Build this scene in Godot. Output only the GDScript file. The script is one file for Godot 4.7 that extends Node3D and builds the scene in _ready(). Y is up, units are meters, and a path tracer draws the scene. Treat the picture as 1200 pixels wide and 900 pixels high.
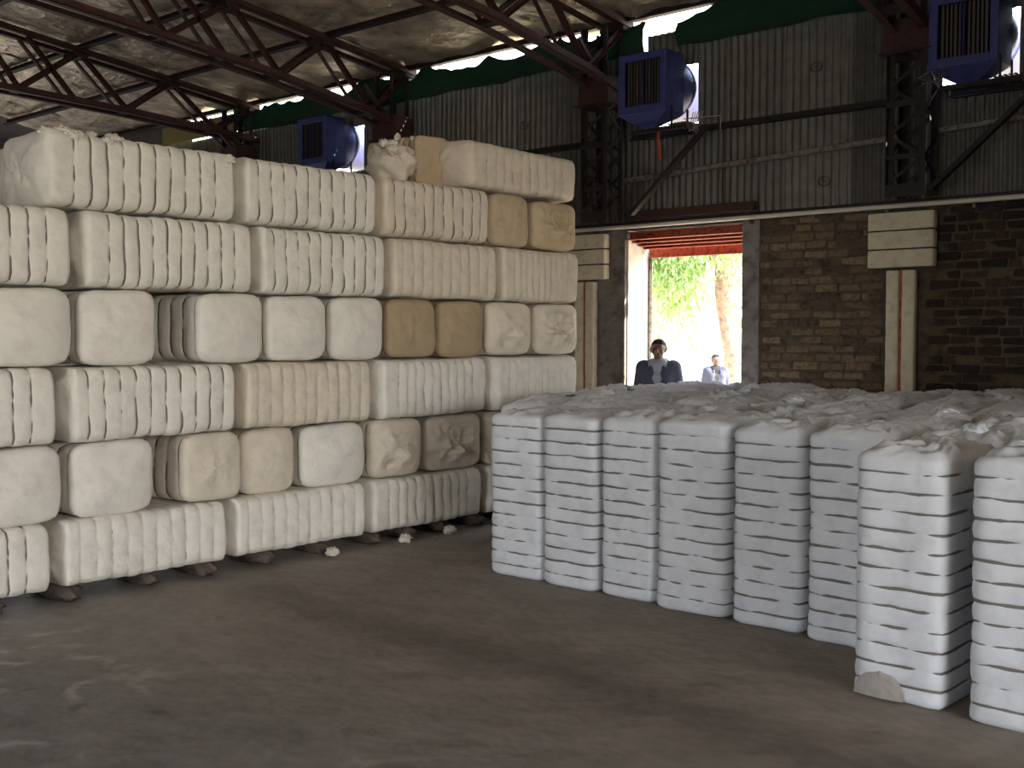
extends Node3D
# Cotton warehouse: a tall stack of lying bales, a block of standing bales, a brick and iron wall with a bright doorway.
# World: x runs along the door wall (to the right), -z runs towards it, y is up, metres.

const WALL_Z := -10.9
const STACK_X := -6.82
var M := {}
var used := {}
var rng := RandomNumberGenerator.new()

# ---------------------------------------------------------------- naming
func numbered(called: String) -> String:
	if not used.has(called):
		used[called] = 0
		return called
	used[called] += 1
	return "%s_%03d" % [called, used[called]]

func put(o: Node3D, called: String, parent: Node = null) -> Node3D:
	if parent == null:
		o.name = numbered(called)
		add_child(o, true)
	else:
		var n := 0
		var nm := called
		while parent.has_node(NodePath(nm)):
			n += 1
			nm = "%s_%03d" % [called, n]
		o.name = nm
		parent.add_child(o, true)
	return o

func obj(called: String, mesh: Mesh, mat: Material, parent: Node = null) -> MeshInstance3D:
	var o := MeshInstance3D.new()
	o.mesh = mesh
	o.material_override = mat
	o.cast_shadow = GeometryInstance3D.SHADOW_CASTING_SETTING_ON
	put(o, called, parent)
	return o

func base(called: String, at: Vector3, turn := 0.0) -> Node3D:
	var o := Node3D.new()
	put(o, called)
	o.position = at
	o.rotation.y = turn
	return o

func tag(o: Node, label: String, category := "", group := "", kind := "") -> Node:
	if label: o.set_meta("label", label)
	if category: o.set_meta("category", category)
	if group: o.set_meta("group", group)
	if kind: o.set_meta("kind", kind)
	return o

func copy_of(src: Node3D, called: String) -> Node3D:
	var c: Node3D = src.duplicate()
	c.name = numbered(called)
	add_child(c, true)
	return c

# ---------------------------------------------------------------- mesh helpers
func surf(P: PackedVector3Array, I: PackedInt32Array, UV := PackedVector2Array(), closed := false) -> ArrayMesh:
	var N := PackedVector3Array()
	N.resize(P.size())
	var cen := Vector3.ZERO
	for p in P: cen += p
	cen /= maxf(1.0, P.size())
	var vol := 0.0
	for i in range(0, I.size(), 3):
		var a := P[I[i]]
		var b := P[I[i + 1]]
		var c := P[I[i + 2]]
		var n := (c - a).cross(b - a)
		vol += n.dot(a - cen)
		N[I[i]] += n
		N[I[i + 1]] += n
		N[I[i + 2]] += n
	var flip := closed and vol < 0.0
	for i in N.size():
		N[i] = (-N[i] if flip else N[i]).normalized()
	if flip:
		for i in range(0, I.size(), 3):
			var t := I[i + 1]
			I[i + 1] = I[i + 2]
			I[i + 2] = t
	var A := []
	A.resize(Mesh.ARRAY_MAX)
	A[Mesh.ARRAY_VERTEX] = P
	A[Mesh.ARRAY_NORMAL] = N
	A[Mesh.ARRAY_INDEX] = I
	if UV.size() == P.size(): A[Mesh.ARRAY_TEX_UV] = UV
	var m := ArrayMesh.new()
	m.add_surface_from_arrays(Mesh.PRIMITIVE_TRIANGLES, A)
	return m

func grid_index(nu: int, nv: int, wrap_u := false) -> PackedInt32Array:
	# nv rows of nu points
	var I := PackedInt32Array()
	var last := nu if wrap_u else nu - 1
	for j in nv - 1:
		for i in last:
			var a := j * nu + i
			var b := j * nu + (i + 1) % nu
			var c := a + nu
			var d := b + nu
			I.append_array(PackedInt32Array([a, c, b, b, c, d]))
	return I

func begin() -> SurfaceTool:
	var st := SurfaceTool.new()
	st.begin(Mesh.PRIMITIVE_TRIANGLES)
	st.set_smooth_group(-1)
	return st

func done(st: SurfaceTool) -> ArrayMesh:
	st.generate_normals()
	return st.commit()

func face(st: SurfaceTool, pts: Array, out: Vector3) -> void:
	# a convex flat face wound clockwise as seen from «out»
	var n: Vector3 = (pts[2] - pts[0]).cross(pts[1] - pts[0])
	var q := pts if n.dot(out) > 0.0 else [pts[0]] + Array(pts.slice(1)).duplicate()
	if n.dot(out) <= 0.0:
		q = pts.duplicate()
		q.reverse()
	for k in range(1, q.size() - 1):
		st.add_vertex(q[0]); st.add_vertex(q[k]); st.add_vertex(q[k + 1])

func cbox(st: SurfaceTool, c: Vector3, s: Vector3, bev := 0.004, B := Basis()) -> void:
	# chamfered box
	var h := s * 0.5
	bev = minf(bev, minf(h.x, minf(h.y, h.z)) * 0.6)
	var ax := [Vector3.RIGHT, Vector3.UP, Vector3.BACK]
	var hh := [h.x, h.y, h.z]
	for a in 3:
		var u := (a + 1) % 3
		var v := (a + 2) % 3
		for sg in [-1.0, 1.0]:
			var q := []
			for k in [[-1.0, -1.0], [1.0, -1.0], [1.0, 1.0], [-1.0, 1.0]]:
				q.append(c + B * (ax[a] * hh[a] * sg + ax[u] * (hh[u] - bev) * k[0] + ax[v] * (hh[v] - bev) * k[1]))
			face(st, q, B * (ax[a] * sg))
		if bev <= 0.0: continue
		for s1 in [-1.0, 1.0]:
			for s2 in [-1.0, 1.0]:
				var q2 := []
				for t in [[0, -1.0], [0, 1.0], [1, 1.0], [1, -1.0]]:
					var pu: float = hh[u] if t[0] == 0 else hh[u] - bev
					var pv: float = hh[v] - bev if t[0] == 0 else hh[v]
					q2.append(c + B * (ax[u] * pu * s1 + ax[v] * pv * s2 + ax[a] * (hh[a] - bev) * t[1]))
				face(st, q2, B * (ax[u] * s1 + ax[v] * s2))
	if bev > 0.0:
		for sx in [-1.0, 1.0]:
			for sy in [-1.0, 1.0]:
				for sz in [-1.0, 1.0]:
					face(st, [c + B * Vector3(h.x * sx, (h.y - bev) * sy, (h.z - bev) * sz), c + B * Vector3((h.x - bev) * sx, h.y * sy, (h.z - bev) * sz), c + B * Vector3((h.x - bev) * sx, (h.y - bev) * sy, h.z * sz)], B * Vector3(sx, sy, sz))

func box_mesh(c: Vector3, s: Vector3, bev := 0.004, B := Basis()) -> ArrayMesh:
	var st := begin()
	cbox(st, c, s, bev, B)
	return done(st)

func along(d: Vector3, up := Vector3.UP) -> Basis:
	var z := d.normalized()
	if absf(z.dot(up)) > 0.98: up = Vector3.RIGHT
	var x := up.cross(z).normalized()
	return Basis(x, z.cross(x), z)

func bar(st: SurfaceTool, a: Vector3, b: Vector3, w: float, h: float, up := Vector3.UP) -> void:
	cbox(st, (a + b) * 0.5, Vector3(w, h, a.distance_to(b)), minf(w, h) * 0.12, along(b - a, up))

func angle_bar(st: SurfaceTool, a: Vector3, b: Vector3, w: float, side := 1.0, up := Vector3.UP) -> void:
	# rolled L section: two legs of width w
	var B := along(b - a, up)
	var t := w * 0.14
	var L := a.distance_to(b)
	cbox(st, (a + b) * 0.5 + B * Vector3(0, -w * 0.5 + t * 0.5, 0), Vector3(w, t, L), t * 0.2, B)
	cbox(st, (a + b) * 0.5 + B * Vector3(side * (w * 0.5 - t * 0.5), 0, 0), Vector3(t, w, L), t * 0.2, B)

func tube(points: Array, r: float, seg := 8) -> ArrayMesh:
	var P := PackedVector3Array()
	for i in points.size():
		var d: Vector3 = (points[mini(i + 1, points.size() - 1)] - points[maxi(i - 1, 0)]).normalized()
		var B := along(d)
		for k in seg:
			var a := TAU * k / seg
			P.append(points[i] + B * Vector3(cos(a) * r, sin(a) * r, 0))
	var I := grid_index(seg, points.size(), true)
	var n := P.size()
	P.append(points[0]); P.append(points[-1])
	for k in seg:
		I.append_array(PackedInt32Array([n, k, (k + 1) % seg, n + 1, n - seg + (k + 1) % seg, n - seg + k]))
	return surf(P, I, PackedVector2Array(), true)

func lump(r: Vector3, amp: float, sd: int, nu := 14, nv := 9, freq := 2.2) -> ArrayMesh:
	# a ragged lump of cotton fluff, a stone ...
	var no := noise(sd, freq, 3)
	var P := PackedVector3Array()
	for j in nv:
		var v := PI * j / (nv - 1)
		for i in nu:
			var u := TAU * i / nu
			var d := Vector3(cos(u) * sin(v), cos(v), sin(u) * sin(v))
			P.append(d * r * (1.0 + amp * no.get_noise_3dv(d * 1.0)))
	return surf(P, grid_index(nu, nv, true), PackedVector2Array(), true)

func noise(sd: int, freq: float, oct := 3, ridged := false) -> FastNoiseLite:
	var n := FastNoiseLite.new()
	n.seed = sd
	n.noise_type = FastNoiseLite.TYPE_SIMPLEX_SMOOTH
	n.frequency = freq
	n.fractal_type = FastNoiseLite.FRACTAL_RIDGED if ridged else FastNoiseLite.FRACTAL_FBM
	n.fractal_octaves = oct
	return n

# ---------------------------------------------------------------- materials
func noise_tex(sd: int, freq: float, cols: Array, size := 512, oct := 4, ridged := false) -> NoiseTexture2D:
	var t := NoiseTexture2D.new()
	t.width = size; t.height = size
	t.seamless = true
	t.noise = noise(sd, freq, oct, ridged)
	var g := Gradient.new()
	var off := PackedFloat32Array()
	var cc := PackedColorArray()
	for c in cols:
		off.append(c[0]); cc.append(c[1])
	g.offsets = off; g.colors = cc
	t.color_ramp = g
	return t

func normal_tex(sd: int, freq: float, bump: float, size := 512, oct := 4, ridged := false) -> NoiseTexture2D:
	var t := NoiseTexture2D.new()
	t.width = size; t.height = size
	t.seamless = true
	t.as_normal_map = true
	t.bump_strength = bump
	t.noise = noise(sd, freq, oct, ridged)
	return t

func mat(called: String, col: Color, rough := 0.8, metal := 0.0, tex: Texture2D = null, nrm: Texture2D = null, scale := 1.0, nscale := 1.0) -> StandardMaterial3D:
	var m := StandardMaterial3D.new()
	m.resource_name = called
	m.albedo_color = col
	m.roughness = rough
	m.metallic = metal
	if tex: m.albedo_texture = tex
	if nrm:
		m.normal_enabled = true
		m.normal_texture = nrm
		m.normal_scale = nscale
	if tex or nrm:
		m.uv1_triplanar = true
		m.uv1_world_triplanar = true
		m.uv1_scale = Vector3.ONE * scale
	M[called] = m
	return m

func g(v: float) -> Color: return Color(v, v, v)

func make_materials() -> void:
	var cloth_n := normal_tex(11, 0.02, 5.0, 512, 5)
	var cloth_t := noise_tex(12, 0.012, [[0.0, g(0.92)], [0.35, g(0.97)], [0.6, g(1.0)], [1.0, g(0.98)]], 512, 5)
	for c in [["white_cloth", Color(0.845, 0.85, 0.865)], ["brown_cloth", Color(0.68, 0.60, 0.49)], ["cream_cloth", Color(0.885, 0.86, 0.815)], ["beige_cloth", Color(0.845, 0.80, 0.73)], ["tan_cloth", Color(0.76, 0.685, 0.575)]]:
		var m := mat(c[0], c[1], 0.95, 0.0, cloth_t, cloth_n, 0.9, 0.5)
		m.metallic_specular = 0.15
		m.rim_enabled = true; m.rim = 0.25
	mat("cotton_fluff", Color(0.885, 0.855, 0.80), 1.0, 0.0, null, normal_tex(13, 0.06, 10.0, 256, 4), 4.0, 1.0).metallic_specular = 0.1
	mat("grubby_cloth", Color(0.63, 0.605, 0.58), 0.95, 0.0, cloth_t, cloth_n, 1.5, 0.5).metallic_specular = 0.15
	mat("tie", Color(0.44, 0.42, 0.40), 0.8)
	var rust := noise_tex(21, 0.02, [[0.0, Color(0.45, 0.35, 0.33)], [0.45, Color(0.9, 0.85, 0.85)], [0.7, Color(1, 1, 1)], [1.0, Color(0.75, 0.55, 0.45)]], 512, 5)
	mat("red_steel", Color(0.23, 0.095, 0.075), 0.7, 0.0, rust, null, 1.3)
	mat("red_oxide", Color(0.64, 0.29, 0.17), 0.65, 0.0, rust, null, 1.1)
	mat("dark_steel", Color(0.125, 0.075, 0.068), 0.7, 0.0, rust, null, 1.3)
	mat("grey_steel", Color(0.5, 0.48, 0.46), 0.5, 0.3, rust, null, 1.3)
	var zinc := noise_tex(22, 0.015, [[0.0, Color(0.8, 0.77, 0.73)], [0.4, Color(0.92, 0.9, 0.88)], [0.7, Color(1, 1, 1)], [1.0, Color(0.95, 0.93, 0.91)]], 512, 5)
	mat("zinc", Color(0.395, 0.385, 0.37), 0.55, 0.35, zinc, null, 0.6)
	mat("zinc_dull", Color(0.345, 0.335, 0.32), 0.6, 0.3, zinc, null, 0.6)
	mat("zinc_pale", Color(0.43, 0.42, 0.405), 0.5, 0.35, zinc, null, 0.6)
	mat("foil", Color(0.90, 0.83, 0.74), 0.5, 0.45, noise_tex(23, 0.008, [[0.0, g(0.55)], [0.5, g(0.85)], [1.0, g(1.0)]], 512, 5), normal_tex(24, 0.012, 9.0, 512, 5, true), 0.45, 0.9)
	mat("roof_iron", Color(0.4, 0.38, 0.36), 0.7, 0.2)
	var net := mat("green_net", Color(0.04, 0.16, 0.11), 0.9, 0.0, noise_tex(25, 0.2, [[0.0, g(0.6)], [1.0, g(1.0)]], 256, 2), null, 2.0)
	net.backlight_enabled = true
	net.backlight = Color(0.08, 0.36, 0.24)
	net.cull_mode = BaseMaterial3D.CULL_DISABLED
	mat("blue_paint", Color(0.20, 0.23, 0.46), 0.5, 0.0, noise_tex(26, 0.02, [[0.0, g(0.75)], [0.5, g(1.0)], [1.0, g(0.95)]], 256, 4), null, 1.0)
	mat("blue_dark", Color(0.10, 0.12, 0.30), 0.55)
	mat("slat", Color(0.34, 0.31, 0.285), 0.7)
	mat("dark_inside", Color(0.06, 0.06, 0.07), 0.9)
	mat("pipe", Color(0.78, 0.74, 0.70), 0.45)
	var plaster_t := noise_tex(31, 0.01, [[0.0, g(0.62)], [0.4, g(0.88)], [1.0, g(1.0)]], 512, 6)
	var soft_t := noise_tex(33, 0.01, [[0.0, g(0.84)], [0.4, g(0.95)], [1.0, g(1.0)]], 512, 6)
	var plaster_n := normal_tex(32, 0.03, 6.0, 512, 5)
	mat("plaster", Color(0.52, 0.49, 0.47), 0.95, 0.0, plaster_t, plaster_n, 0.8, 0.7)
	mat("whitewash", Color(0.86, 0.85, 0.82), 0.9, 0.0, soft_t, plaster_n, 0.5, 0.4)
	mat("post_paint", Color(0.80, 0.755, 0.66), 0.9, 0.0, soft_t, plaster_n, 1.2, 0.5)
	mat("mortar", Color(0.355, 0.30, 0.24), 1.0, 0.0, plaster_t, plaster_n, 1.2, 1.0)
	mat("mortar_dark", Color(0.20, 0.165, 0.14), 1.0, 0.0, plaster_t, plaster_n, 1.2, 1.0)
	for k in 5:
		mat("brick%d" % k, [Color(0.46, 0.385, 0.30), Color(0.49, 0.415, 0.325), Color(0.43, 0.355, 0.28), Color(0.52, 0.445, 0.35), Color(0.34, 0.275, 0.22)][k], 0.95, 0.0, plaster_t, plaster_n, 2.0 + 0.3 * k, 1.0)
		mat("shade_brick%d" % k, [Color(0.21, 0.165, 0.14), Color(0.24, 0.19, 0.16), Color(0.18, 0.14, 0.12), Color(0.27, 0.22, 0.18), Color(0.15, 0.12, 0.105)][k], 0.95, 0.0, plaster_t, plaster_n, 2.0 + 0.3 * k, 1.0)  # darker set: the right bay's shade is put into the brick colour
	mat("rubble", Color(0.42, 0.36, 0.33), 0.95, 0.0, plaster_t, plaster_n, 2.5, 1.0)
	var ground_t := noise_tex(41, 0.01, [[0.0, Color(0.66, 0.58, 0.46)], [0.5, Color(0.8, 0.73, 0.6)], [1.0, Color(0.88, 0.82, 0.72)]], 512, 5)
	mat("dirt", Color(1, 1, 1), 1.0, 0.0, ground_t, null, 0.2)
	mat("bark", Color(0.66, 0.55, 0.48), 0.95, 0.0, plaster_t, normal_tex(42, 0.03, 12.0, 256, 4), 1.0, 1.0)
	for k in 3:
		var lf := mat("leaf%d" % k, [Color(0.52, 0.60, 0.38), Color(0.54, 0.62, 0.42), Color(0.38, 0.50, 0.28)][k], 0.7)
		lf.backlight_enabled = true
		lf.backlight = [Color(0.32, 0.44, 0.16), Color(0.36, 0.46, 0.22), Color(0.24, 0.36, 0.12)][k]
		lf.cull_mode = BaseMaterial3D.CULL_DISABLED
	mat("skin", Color(0.40, 0.285, 0.23), 0.6)
	mat("hair", Color(0.10, 0.09, 0.09), 0.9)
	mat("jacket", Color(0.24, 0.25, 0.32), 0.85)
	mat("shirt", Color(0.52, 0.54, 0.58), 0.9)
	mat("trousers", Color(0.14, 0.14, 0.16), 0.9)
	mat("shoe", Color(0.05, 0.045, 0.04), 0.5)
	mat("eye_white", Color(0.32, 0.29, 0.27), 0.3)
	mat("wire", Color(0.62, 0.60, 0.58), 0.5, 0.5)
	mat("cable", Color(0.05, 0.05, 0.05), 0.6)
	mat("orange_paint", Color(0.62, 0.22, 0.08), 0.6)
	var fg := mat("fibreglass", Color(0.5, 0.44, 0.26), 0.7)
	fg.backlight_enabled = true
	fg.backlight = Color(0.25, 0.21, 0.11)
	mat("stamp", Color(0.11, 0.105, 0.10), 0.8)
	make_floor_material()

func make_floor_material() -> void:
	# worn concrete: dark damp band, trodden dirt, pale scuffs; 12 m by 12 m from (-9, -8)
	var n := 1024
	var a := noise(51, 0.004, 5)
	var b := noise(52, 0.025, 4)
	var c := noise(53, 0.016, 5, true)
	var d := noise(54, 0.12, 2)
	var im := Image.create_empty(n, n, false, Image.FORMAT_RGB8)
	for j in n:
		var z := -8.0 + 12.0 * j / n
		for i in n:
			var x := -9.0 + 12.0 * i / n
			var v := 0.525 + 0.05 * a.get_noise_2d(i, j) + 0.035 * b.get_noise_2d(i, j) + 0.02 * d.get_noise_2d(i, j)
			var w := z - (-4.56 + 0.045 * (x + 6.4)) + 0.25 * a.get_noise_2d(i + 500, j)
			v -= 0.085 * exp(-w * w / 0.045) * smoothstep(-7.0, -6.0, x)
			var t := c.get_noise_2d(i, j)
			var scuff := smoothstep(0.40, 0.85, t) * smoothstep(-3.6, -2.6, z) * smoothstep(0.0, 0.3, a.get_noise_2d(i * 1.7, j * 1.7 + 90) + 0.12)
			v += 0.15 * scuff
			var pit := smoothstep(0.45, 0.62, b.get_noise_2d(i + 333, j + 77)) * smoothstep(-3.8, -2.4, z)
			v -= 0.10 * pit
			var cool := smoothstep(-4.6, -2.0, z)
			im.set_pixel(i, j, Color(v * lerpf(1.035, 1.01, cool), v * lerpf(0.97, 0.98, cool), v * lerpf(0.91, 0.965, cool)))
	var m := mat("floor", Color(1, 1, 1), 0.75)
	m.albedo_texture = ImageTexture.create_from_image(im)
	m.uv1_scale = Vector3.ONE
	m.texture_repeat = true
	m.metallic_specular = 0.3
	m.normal_enabled = true
	m.normal_texture = normal_tex(55, 0.03, 4.0, 1024, 5)
	m.normal_scale = 0.35

# ---------------------------------------------------------------- cotton bales
func bale_shape(L: float, a: float, b: float, opt: Dictionary, sd: int, T: Transform3D) -> Array:
	# returns [body mesh, [tie meshes]]; axis along local y, centred, then moved by T
	var seg: int = opt.get("seg", 44)
	var straps: int = opt.get("straps", 11)
	var puff: float = opt.get("puff", 0.02)
	var rc: float = opt.get("round", 0.06)
	var dome: float = opt.get("dome", 0.03)
	var ex: float = opt.get("power", 5.5)
	var crumple: float = opt.get("crumple", 0.006)
	var capmat: int = opt.get("cap_rings", 5)
	var first: float = opt.get("first", 0.09)
	var faint: float = opt.get("faint", 0.0)
	var sharp: float = opt.get("sharp", 0.42)
	var uneven: float = opt.get("uneven", 0.010)
	var n1 := noise(sd, 1.6, 2)
	var n2 := noise(sd + 100, 5.0, 3)
	var n3 := noise(sd + 200, 3.2, 3, true)
	var n4 := noise(sd + 300, 1.3, 2)
	var dirs := []
	for i in seg:
		var u := TAU * (i + 0.5) / seg
		var c := cos(u)
		var s := sin(u)
		var r := 1.0 / pow(pow(absf(c), ex) + pow(absf(s), ex), 1.0 / ex)
		dirs.append(Vector2(c * r, s * r))
	# rows: [y, inset, cap radius fraction (1 = rim), groove number or -1, groove depth share]
	var rows := []
	for k in range(0, capmat):
		var f := float(k) / capmat
		rows.append([-L * 0.5 - dome * (1.0 - f * f), rc, f, 0.0, -1])
	for k in 5:
		var th := PI * 0.5 * k / 4.0
		rows.append([-L * 0.5 + rc * (1.0 - cos(th)), rc * (1.0 - sin(th)), 1.0, 0.0, -1])
	var ys := []
	for i in straps:
		ys.append(-L * 0.5 + first + (L - 2.0 * first) * i / (straps - 1))
	var edges := [-L * 0.5 + rc] + ys + [L * 0.5 - rc]
	for i in edges.size() - 1:
		for t in [0.0, 0.08, 0.22, 0.5, 0.78, 0.92]:
			if i == 0 and t < 0.3: continue
			if i == edges.size() - 2 and t > 0.6: continue
			var y: float = lerpf(edges[i], edges[i + 1], t)
			var e := 1.0 - pow(sin(PI * t), sharp)
			if i == 0 and t < 0.5: e = 0.0
			if i == 0: e = 1.0 - pow(sin(PI * t), sharp) if t > 0.5 else 0.0
			if i == edges.size() - 2 and t > 0.4: e = 0.0
			var gi := i - 1 if t < 0.5 else i
			rows.append([y, 0.0, 1.0, e, gi])
	for k in range(4, -1, -1):
		var th := PI * 0.5 * k / 4.0
		rows.append([L * 0.5 - rc * (1.0 - cos(th)), rc * (1.0 - sin(th)), 1.0, 0.0, -1])
	for k in range(capmat - 1, -1, -1):
		var f := float(k) / capmat
		rows.append([L * 0.5 + dome * (1.0 - f * f), rc, f, 0.0, -1])
	var P := PackedVector3Array()
	var bumps: Array = opt.get("bumps", [])
	var nr := rows.size()
	for j in nr:
		var R: Array = rows[j]
		for i in seg:
			var d: Vector2 = dirs[i]
			var inset: float = R[1]
			var p := Vector3(d.x * (a * 0.5 - inset) * R[2], R[0], d.y * (b * 0.5 - inset) * R[2])
			var o := Vector3(d.x, 0, d.y).normalized()
			var capside := 0.0
			if R[1] > 0.0:
				capside = signf(R[0])
				o = (o * (1.0 - R[1] / rc) + Vector3(0, capside, 0) * (R[1] / rc)).normalized()
			var off := uneven * n1.get_noise_3dv(p + Vector3(sd, 0, 0)) + 0.004 * n2.get_noise_3dv(p)
			if R[3] > 0.0:
				off -= puff * R[3] * groove(n4, d, R[4], faint)
				p.y += 0.010 * n4.get_noise_3d(d.x * 0.9, R[4] * 3.1 + 7.0, d.y * 0.9) * R[3]
			if capside > 0.0 and R[1] >= rc * 0.9 or capside < 0.0 and opt.get("both_caps", false) and R[1] >= rc * 0.9:
				off += crumple * (n3.get_noise_3dv(p * 1.3 + Vector3(0, 0, sd)) * 1.1 + n3.get_noise_3dv(p * 3.1 + Vector3(4, 0, sd)) * 0.4) * smoothstep(1.05, 0.7, R[2] * 0.9)
				for q in bumps:
					var dd := Vector2(p.x / (a * 0.5) - q[0], p.z / (b * 0.5) - q[1])
					off += q[3] * exp(-dd.length_squared() / (q[2] * q[2]))
			P.append(T * (p + o * off))
	var body := surf(P, grid_index(seg, nr, true), PackedVector2Array(), true)
	# ties
	var ties := []
	var tw: float = opt.get("tie_width", 0.008)
	var ti: float = opt.get("tie_in", 0.5) * puff
	for i in straps:
		var Q := PackedVector3Array()
		for k in [[-tw * 1.3, -0.006], [-tw, 0.0], [tw, 0.0], [tw * 1.3, -0.006]]:
			for s in seg:
				var d: Vector2 = dirs[s]
				var p := Vector3(d.x * a * 0.5, ys[i], d.y * b * 0.5)
				var o := Vector3(d.x, 0, d.y).normalized()
				var off: float = uneven * n1.get_noise_3dv(p + Vector3(sd, 0, 0)) + 0.004 * n2.get_noise_3dv(p) - ti + k[1]
				p.y += 0.010 * n4.get_noise_3d(d.x * 0.9, i * 3.1 + 7.0, d.y * 0.9) + k[0]
				Q.append(T * (p + o * off))
		ties.append(surf(Q, grid_index(seg, 4, true), PackedVector2Array(), true))
	return [body, ties]

func groove(n4: FastNoiseLite, d: Vector2, i: int, faint: float) -> float:
	return clampf(0.92 + 0.9 * n4.get_noise_3d(d.x * 0.85, i * 5.3, d.y * 0.85) + 0.55 * n4.get_noise_3d(d.x * 2.6, i * 7.7 + 40.0, d.y * 2.6) - faint, 0.05, 1.2)

func bale_proto(called: String, shape: Array, m: Material) -> Node3D:
	var root := Node3D.new()
	root.name = called
	var body := MeshInstance3D.new()
	body.mesh = shape[0]
	body.material_override = m
	body.name = "cloth_cover"
	root.add_child(body)
	for k in shape[1].size():
		var t := MeshInstance3D.new()
		t.mesh = shape[1][k]
		t.material_override = M.tie
		t.name = "baling_tie" if k == 0 else "baling_tie_%03d" % k
		root.add_child(t)
	return root

func place_bale(proto: Node3D, at: Vector3, turn: float, scl: Vector3, mt: String, label: String, group: String) -> Node3D:
	var o := copy_of(proto, "cotton_bale")
	o.transform = Transform3D(Basis(Vector3.UP, turn).scaled_local(scl), at)
	(o.get_node("cloth_cover") as MeshInstance3D).material_override = M[mt]
	tag(o, label, "cotton bale", group)
	return o

const ORD := ["first", "second", "third", "fourth", "fifth", "sixth", "seventh", "eighth", "ninth", "tenth", "eleventh", "twelfth"]

func build_stack() -> void:
	# prototypes: bales lying along the stack (axis z), bales end-on (axis x, cap to +x)
	var along_z := Transform3D(Basis(Vector3.RIGHT, -PI / 2), Vector3(0, 0.25, 0))
	var along_x := Transform3D(Basis(Vector3.BACK, -PI / 2), Vector3(0, 0.25, 0))
	var lying := []
	for k in 5:
		lying.append(bale_proto("lying", bale_shape(1.40, 0.66, 0.50, {"straps": 10, "puff": 0.021, "faint": [0.05, 0.2, 0.15, 0.15, 0.35][k], "uneven": 0.016, "round": 0.042, "dome": 0.035, "first": [0.17, 0.12, 0.2, 0.15, 0.12][k], "power": 9.0, "crumple": 0.02, "both_caps": true, "tie_width": 0.0070, "tie_in": [0.52, 0.52, 1.05, 0.6, 1.1][k], "sharp": [0.42, 0.42, 0.75, 0.5, 0.8][k]}, 500 + 17 * k, along_z), M.cream_cloth))
	var ends := []
	var bump_sets := [[], [], [], [[0.25, -0.1, 0.22, 0.08], [0.5, 0.25, 0.2, -0.06], [-0.2, 0.35, 0.3, 0.03]], [[0.3, 0.1, 0.16, 0.09], [-0.2, -0.2, 0.2, -0.045], [0.1, 0.45, 0.14, 0.06], [-0.1, -0.5, 0.15, 0.06], [0.45, -0.3, 0.2, -0.04]]]
	for k in 5:
		ends.append(bale_proto("end_on", bale_shape(1.36, 0.50, 0.65, {"straps": 9, "puff": 0.02, "faint": 0.1, "uneven": 0.016, "round": 0.065, "dome": [0.035, 0.05, 0.02, 0.03, 0.03][k], "power": 6.0, "crumple": [0.006, 0.008, 0.01, 0.022, 0.03][k], "cap_rings": 14 if k > 2 else 7, "seg": 56 if k > 2 else 44, "bumps": bump_sets[k]}, 700 + 13 * k, along_x), M.cream_cloth))
	# layers from the floor up: base height, height, lying?, list of [z near edge, z far edge, variant, cloth, turn degrees, step back, what sets it apart]
	var layers := [
		[0.105, 0.445, true, [[-2.02, -3.41, 0, "cream_cloth", 0, 0.0], [-3.435, -4.72, 4, "cream_cloth", 0, 0.0], [-4.735, -6.05, 4, "cream_cloth", 0.4, 0.0], [-6.07, -7.44, 2, "cream_cloth", -0.5, 0.0], [-7.46, -8.86, 2, "cream_cloth", 0, 0.0]]],
		[0.545, 0.495, false, [[-2.86, -3.49, 1, "cream_cloth", 0, 0.0], [-3.51, -4.14, 0, "cream_cloth", 1, 0.0], [-4.32, -4.845, 2, "beige_cloth", 2.5, 0.0], [-4.87, -5.385, 0, "beige_cloth", 0, 0.05], [-5.44, -6.075, 1, "cream_cloth", -3, 0.0], [-6.09, -6.71, 3, "beige_cloth", 0, 0.0], [-6.73, -7.455, 4, "beige_cloth", 0, 0.0], [-7.47, -8.12, 0, "beige_cloth", 0, 0.0], [-8.14, -8.86, 1, "beige_cloth", 0, 0.0]]],
		[1.04, 0.50, true, [[-2.05, -3.465, 0, "cream_cloth", 0, 0.0], [-3.50, -4.815, 1, "cream_cloth", 0, 0.0], [-4.835, -6.115, 4, "beige_cloth", 0.6, 0.0], [-6.14, -7.525, 2, "cream_cloth", 2.5, 0.0], [-7.545, -8.865, 2, "cream_cloth", 3.0, 0.0]]],
		[1.545, 0.50, false, [[-2.92, -3.575, 1, "cream_cloth", 0, 0.0], [-3.595, -4.185, 0, "cream_cloth", 0, 0.0], [-4.46, -5.055, 0, "cream_cloth", 2, 0.0], [-5.075, -5.665, 1, "cream_cloth", 0, 0.0], [-5.68, -6.27, 0, "cream_cloth", 0, 0.0], [-6.285, -6.885, 2, "brown_cloth", 0, 0.0], [-6.90, -7.50, 0, "brown_cloth", 0, 0.02], [-7.52, -8.165, 3, "beige_cloth", 0, 0.0], [-8.185, -8.875, 4, "beige_cloth", 0, 0.0]]],
		[2.05, 0.505, true, [[-2.18, -3.58, 0, "cream_cloth", 0, 0.0], [-3.61, -4.97, 0, "cream_cloth", 0, 0.0], [-4.99, -6.275, 1, "cream_cloth", 0, 0.0], [-6.295, -7.645, 4, "beige_cloth", 0.5, 0.0], [-7.66, -8.865, 2, "beige_cloth", 1.5, 0.0]]],
		[2.56, 0.49, true, [[-3.36, -4.83, 0, "cream_cloth", 0, 0.0], [-4.85, -6.185, 1, "cream_cloth", 0, 0.0], [-6.205, -7.54, 1, "beige_cloth", 0, 0.0]]],
	]
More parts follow.
